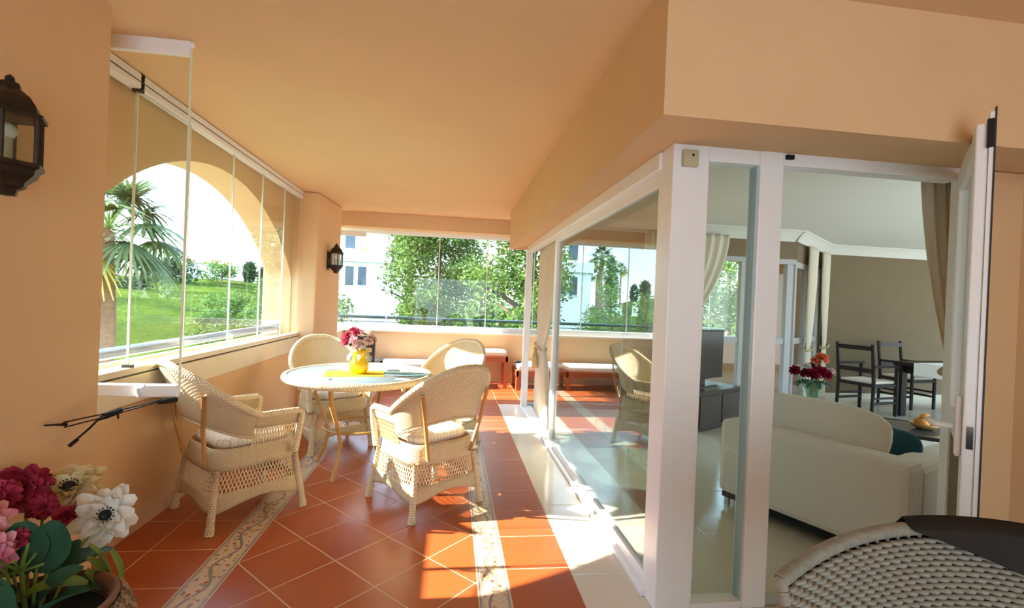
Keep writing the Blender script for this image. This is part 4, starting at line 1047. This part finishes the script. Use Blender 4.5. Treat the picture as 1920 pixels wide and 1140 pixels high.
hs.scale = (1.667, 1.667, 1.667)

# palms
def fan(m, base, d, L, R_leaf, rnd, droop, nl=22):
    """petiole and fan of drooping leaflets"""
    d = Vector(d).normalized(); tip = Vector(base)+d*L+Vector((0, 0, -.12*L*droop))
    m.tube([base, Vector(base).lerp(tip, .5)+Vector((0, 0, .06*L)), tip], [.022*L, .016*L, .010*L], 5, mi=1)
    x = d.cross(Vector((0, 0, 1)));
    if x.length < .01: x = Vector((1, 0, 0))
    x.normalize(); up = x.cross(d)
    for k in range(nl):
        a = (k/(nl-1)-.5)*radians(230); dr = (d*cos(a)+x*sin(a)); l = R_leaf*(1-.25*abs(a)/2)*rnd.uniform(.88, 1.08)
        w = R_leaf*.075; s = Vector((-dr.y, dr.x, 0)); s = s.normalized() if s.length > .01 else x
        pts = []
        for j in range(5):
            t = j/4; p = tip+dr*l*t+Vector((0, 0, -droop*l*.55*t*t*(1.1))); ww = w*(1-t*.85); pts.append((p-s*ww, p+s*ww+up*ww*.3))
        vs = [q for pr_ in pts for q in pr_]; m.add(vs, [(2*j, 2*j+1, 2*j+3, 2*j+2) for j in range(4)])
def palm(name, x, y, base, zc, r, leafR, nfr, label, tr, seed, group=None):
    rnd = random.Random(seed); o = empty(name, (x, y, base), 0, label, 'palm tree', group); H = zc-base
    m = MB(); N = 40; m.tube([(.03*sin(k*.3), .02*cos(k*.4), H*k/N-.2*(k == 0)) for k in range(N+1)], [tr*(1.15-.25*k/N)*(1+.05*(k % 2)) for k in range(N+1)], 12); m.build('trunk', 'palmtrunk', o, True)
    for k in range(nfr):
        el = radians(75-115*(k/(nfr-1))); az = k*2.399+rnd.uniform(-.2, .2); m = MB()
        d = (cos(el)*cos(az), cos(el)*sin(az), sin(el))
        fan(m, (0, 0, H), d, r*rnd.uniform(.85, 1.1), leafR*rnd.uniform(.85, 1.1), rnd, .5+.6*(k/nfr), 22)
        m.build('frond', ['leaf_palm_dry' if k >= nfr-2 else 'leaf_palm', 'stem'], o)
    return o
palm('fan_palm', -6.0, 9.05, -3.5, 2.35, .72, .74, 24, 'tall fan palm with rough trunk just outside the arched opening', .14, 4)
palm('fan_palm', -16.0, 56, -1, 7.4, .95, 1.15, 18, 'distant tall palm beyond the house, mirrored in the sliding glass', .3, 11)
palm('fan_palm', -22.5, 78, -1, 6.6, 1.15, 1.4, 16, 'shorter distant palm beside the tall one, mirrored in the sliding glass', .3, 14)
palm('fan_palm', -23.65, 70, -1, 7.06, .7, .95, 16, 'slim distant palm standing alone, mirrored in the sliding glass', .12, 13)
def cypress(x, y, top, r, label, seed):
    g = hz(x, y); H = top-g; o = empty('cypress', (x, y, g), 0, label, 'tree'); B = []
    for k in range(12):
        t = k/11; rr = r*(.55+.45*sin(pi*min(1, .15+t*.75)))*(1 if t < .8 else 1.7-.9*t); B.append((0, 0, H*(.08+.9*t), rr, 1.3))
    foliage(3600, B, r*.38, seed).build('foliage', 'leaf_dark', o, True)
    m = MB(); m.tube([(0, 0, -.3), (0, 0, H*.6)], [r*.2, r*.08], 8); m.build('trunk', 'trunk', o, True)
cypress(-13.2, 44, 5.8, .7, 'slender dark cypress beyond the house, mirrored in the sliding glass', 31)
cypress(-40.3, 100, 6.6, 1.2, 'left one of two dark cypresses on the hill crest', 32)
cypress(-39.4, 104, 5.9, 1.0, 'right one of two dark cypresses on the hill crest', 33)
HB = [(-34, 62, 4.6, 4.0, 'wide dark bush on the hill crest left of the cypresses'), (-30, 66, 4.8, 2.5, 'round bush on the hill crest nearest the cypresses'), (-41, 60, 5.0, 3.2, 'dark bush on the hill crest seen right of the palm fronds'),
      (-38, 47, 2.4, 2.6, 'dark hedge bush half way up the hill, right of the palm trunk'), (-33, 44, 1.9, 2.2, 'dark hedge bush half way up the hill, left of the open pane edge'), (-29, 47, 2.0, 1.8, 'small hedge bush half way up the hill behind the glass panes'), (-43, 50, 2.9, 2.4, 'dark hedge bush half way up the hill, behind the palm trunk'),
      (-13.0, 28.0, .55, 1.1, 'scrubby bush on the slope seen through the middle panes'), (-10.2, 26.5, .25, 1.0, 'scrubby bush on the slope beside the arch jamb'), (-11.2, 23.5, -.35, 1.0, 'low scrub at the foot of the slope above the railing'), (-13.9, 30.5, .5, .8, 'small scrubby bush on the slope left of the larger scrub'),
      (-9.5, 15.0, -1.2, 1.0, 'bush below the railing right of the palm trunk'), (-12.2, 16.2, -1.1, 1.1, 'bush below the railing left of the palm trunk'), (-7.2, 13.6, -.9, .8, 'bush below the railing near the arch jamb')]
for i, (x, y, t, r, lab) in enumerate(HB): bush('bush', x, y, t, r, 1500, r*.13, lab, 'bush', 'leaf_dark' if i in (0, 2, 3, 4, 5, 6) else 'leaf_bush', 50+i, None, 'bushes on the green slope')
RB = [(-9.4, 33, 2.3, 2.0, 'tall leafy bush behind the house, mirrored left in the sliding glass'), (-12.6, 35.5, 2.1, 2.0, 'leafy bush beside the house, mirrored in the middle of the sliding glass'), (-10.6, 28.6, 1.0, 1.3, 'leafy bush below the slim palm, mirrored in the sliding glass'), (-14.6, 33, 1.4, 1.7, 'leafy bush beneath the cypress, mirrored right in the sliding glass'), (-6.3, 28, .55, 1.6, 'leafy bush at the left corner of the white house'),
      (1.5, 25, 3.6, 3.4, 'tall dark garden bush filling the gap behind the trees outside the far window'), (6.8, 27, 3.2, 3.4, 'tall dark garden bush behind the trees right of the far window')]
for i, (x, y, t, r, lab) in enumerate(RB): bush('garden_bush', x, y, t, r, 3600, .08*r+.03, lab, 'bush', 'leaf_tree' if i > 4 else 'leaf_bush', 80+i, None, 'garden bushes by the white house')
dsh = empty('distant_house', (-44, 92, hz(-44, 92)), radians(20), 'tiny pale house on the hill crest left of the cypresses', 'house')
boxes((-3, 3, -2, 2, 0, 2.6)).build('wall', 'house_white', dsh)
m = MB(); m.add([(-3.3, -2.3, 2.6), (3.3, -2.3, 2.6), (3.3, 2.3, 2.6), (-3.3, 2.3, 2.6), (-3.3, 0, 3.7), (3.3, 0, 3.7)], [(0, 1, 5, 4), (2, 3, 4, 5), (1, 2, 5), (0, 4, 3), (3, 2, 1, 0)]); m.build('roof', 'roof_tile', dsh)

# ================================================================== LIGHT
sun = bpy.data.lights.new('sun', 'SUN'); so_ = bpy.data.objects.new('sun', sun); COL.objects.link(so_)
sun.energy = 9.5; sun.color = (1, .93, .80); sun.angle = radians(.7)
so_.rotation_euler = Vector((1, 0.0, -.565)).to_track_quat('-Z', 'Y').to_euler()
W = bpy.data.worlds.new('world'); SC.world = W; W.use_nodes = True
n = W.node_tree.nodes; l = W.node_tree.links; bg = n['Background']
tc = n.new('ShaderNodeTexCoord'); sx = n.new('ShaderNodeSeparateXYZ'); l.new(tc.outputs['Generated'], sx.inputs[0])
r = n.new('ShaderNodeValToRGB'); l.new(sx.outputs[2], r.inputs[0])
e = r.color_ramp.elements; e[0].position = 0; e[0].color = (.33, .37, .39, 1); e[1].position = .75; e[1].color = (.60, .82, 1.08, 1)
k = e.new(.10); k.color = (.27, .35, .39, 1); k = e.new(.24); k.color = (.17, .28, .36, 1); k = e.new(.42); k.color = (.48, .70, 1.0, 1)
l.new(r.outputs[0], bg.inputs[0]); bg.inputs[1].default_value = 3.3
SC.view_settings.view_transform = 'Standard'; SC.view_settings.look = 'None'; SC.view_settings.gamma = 1; SC.view_settings.exposure = 1.66
SC.view_settings.use_curve_mapping = False
SC.cycles.max_bounces = 10; SC.cycles.diffuse_bounces = 6; SC.cycles.transparent_max_bounces = 24; SC.cycles.sample_clamp_indirect = 6
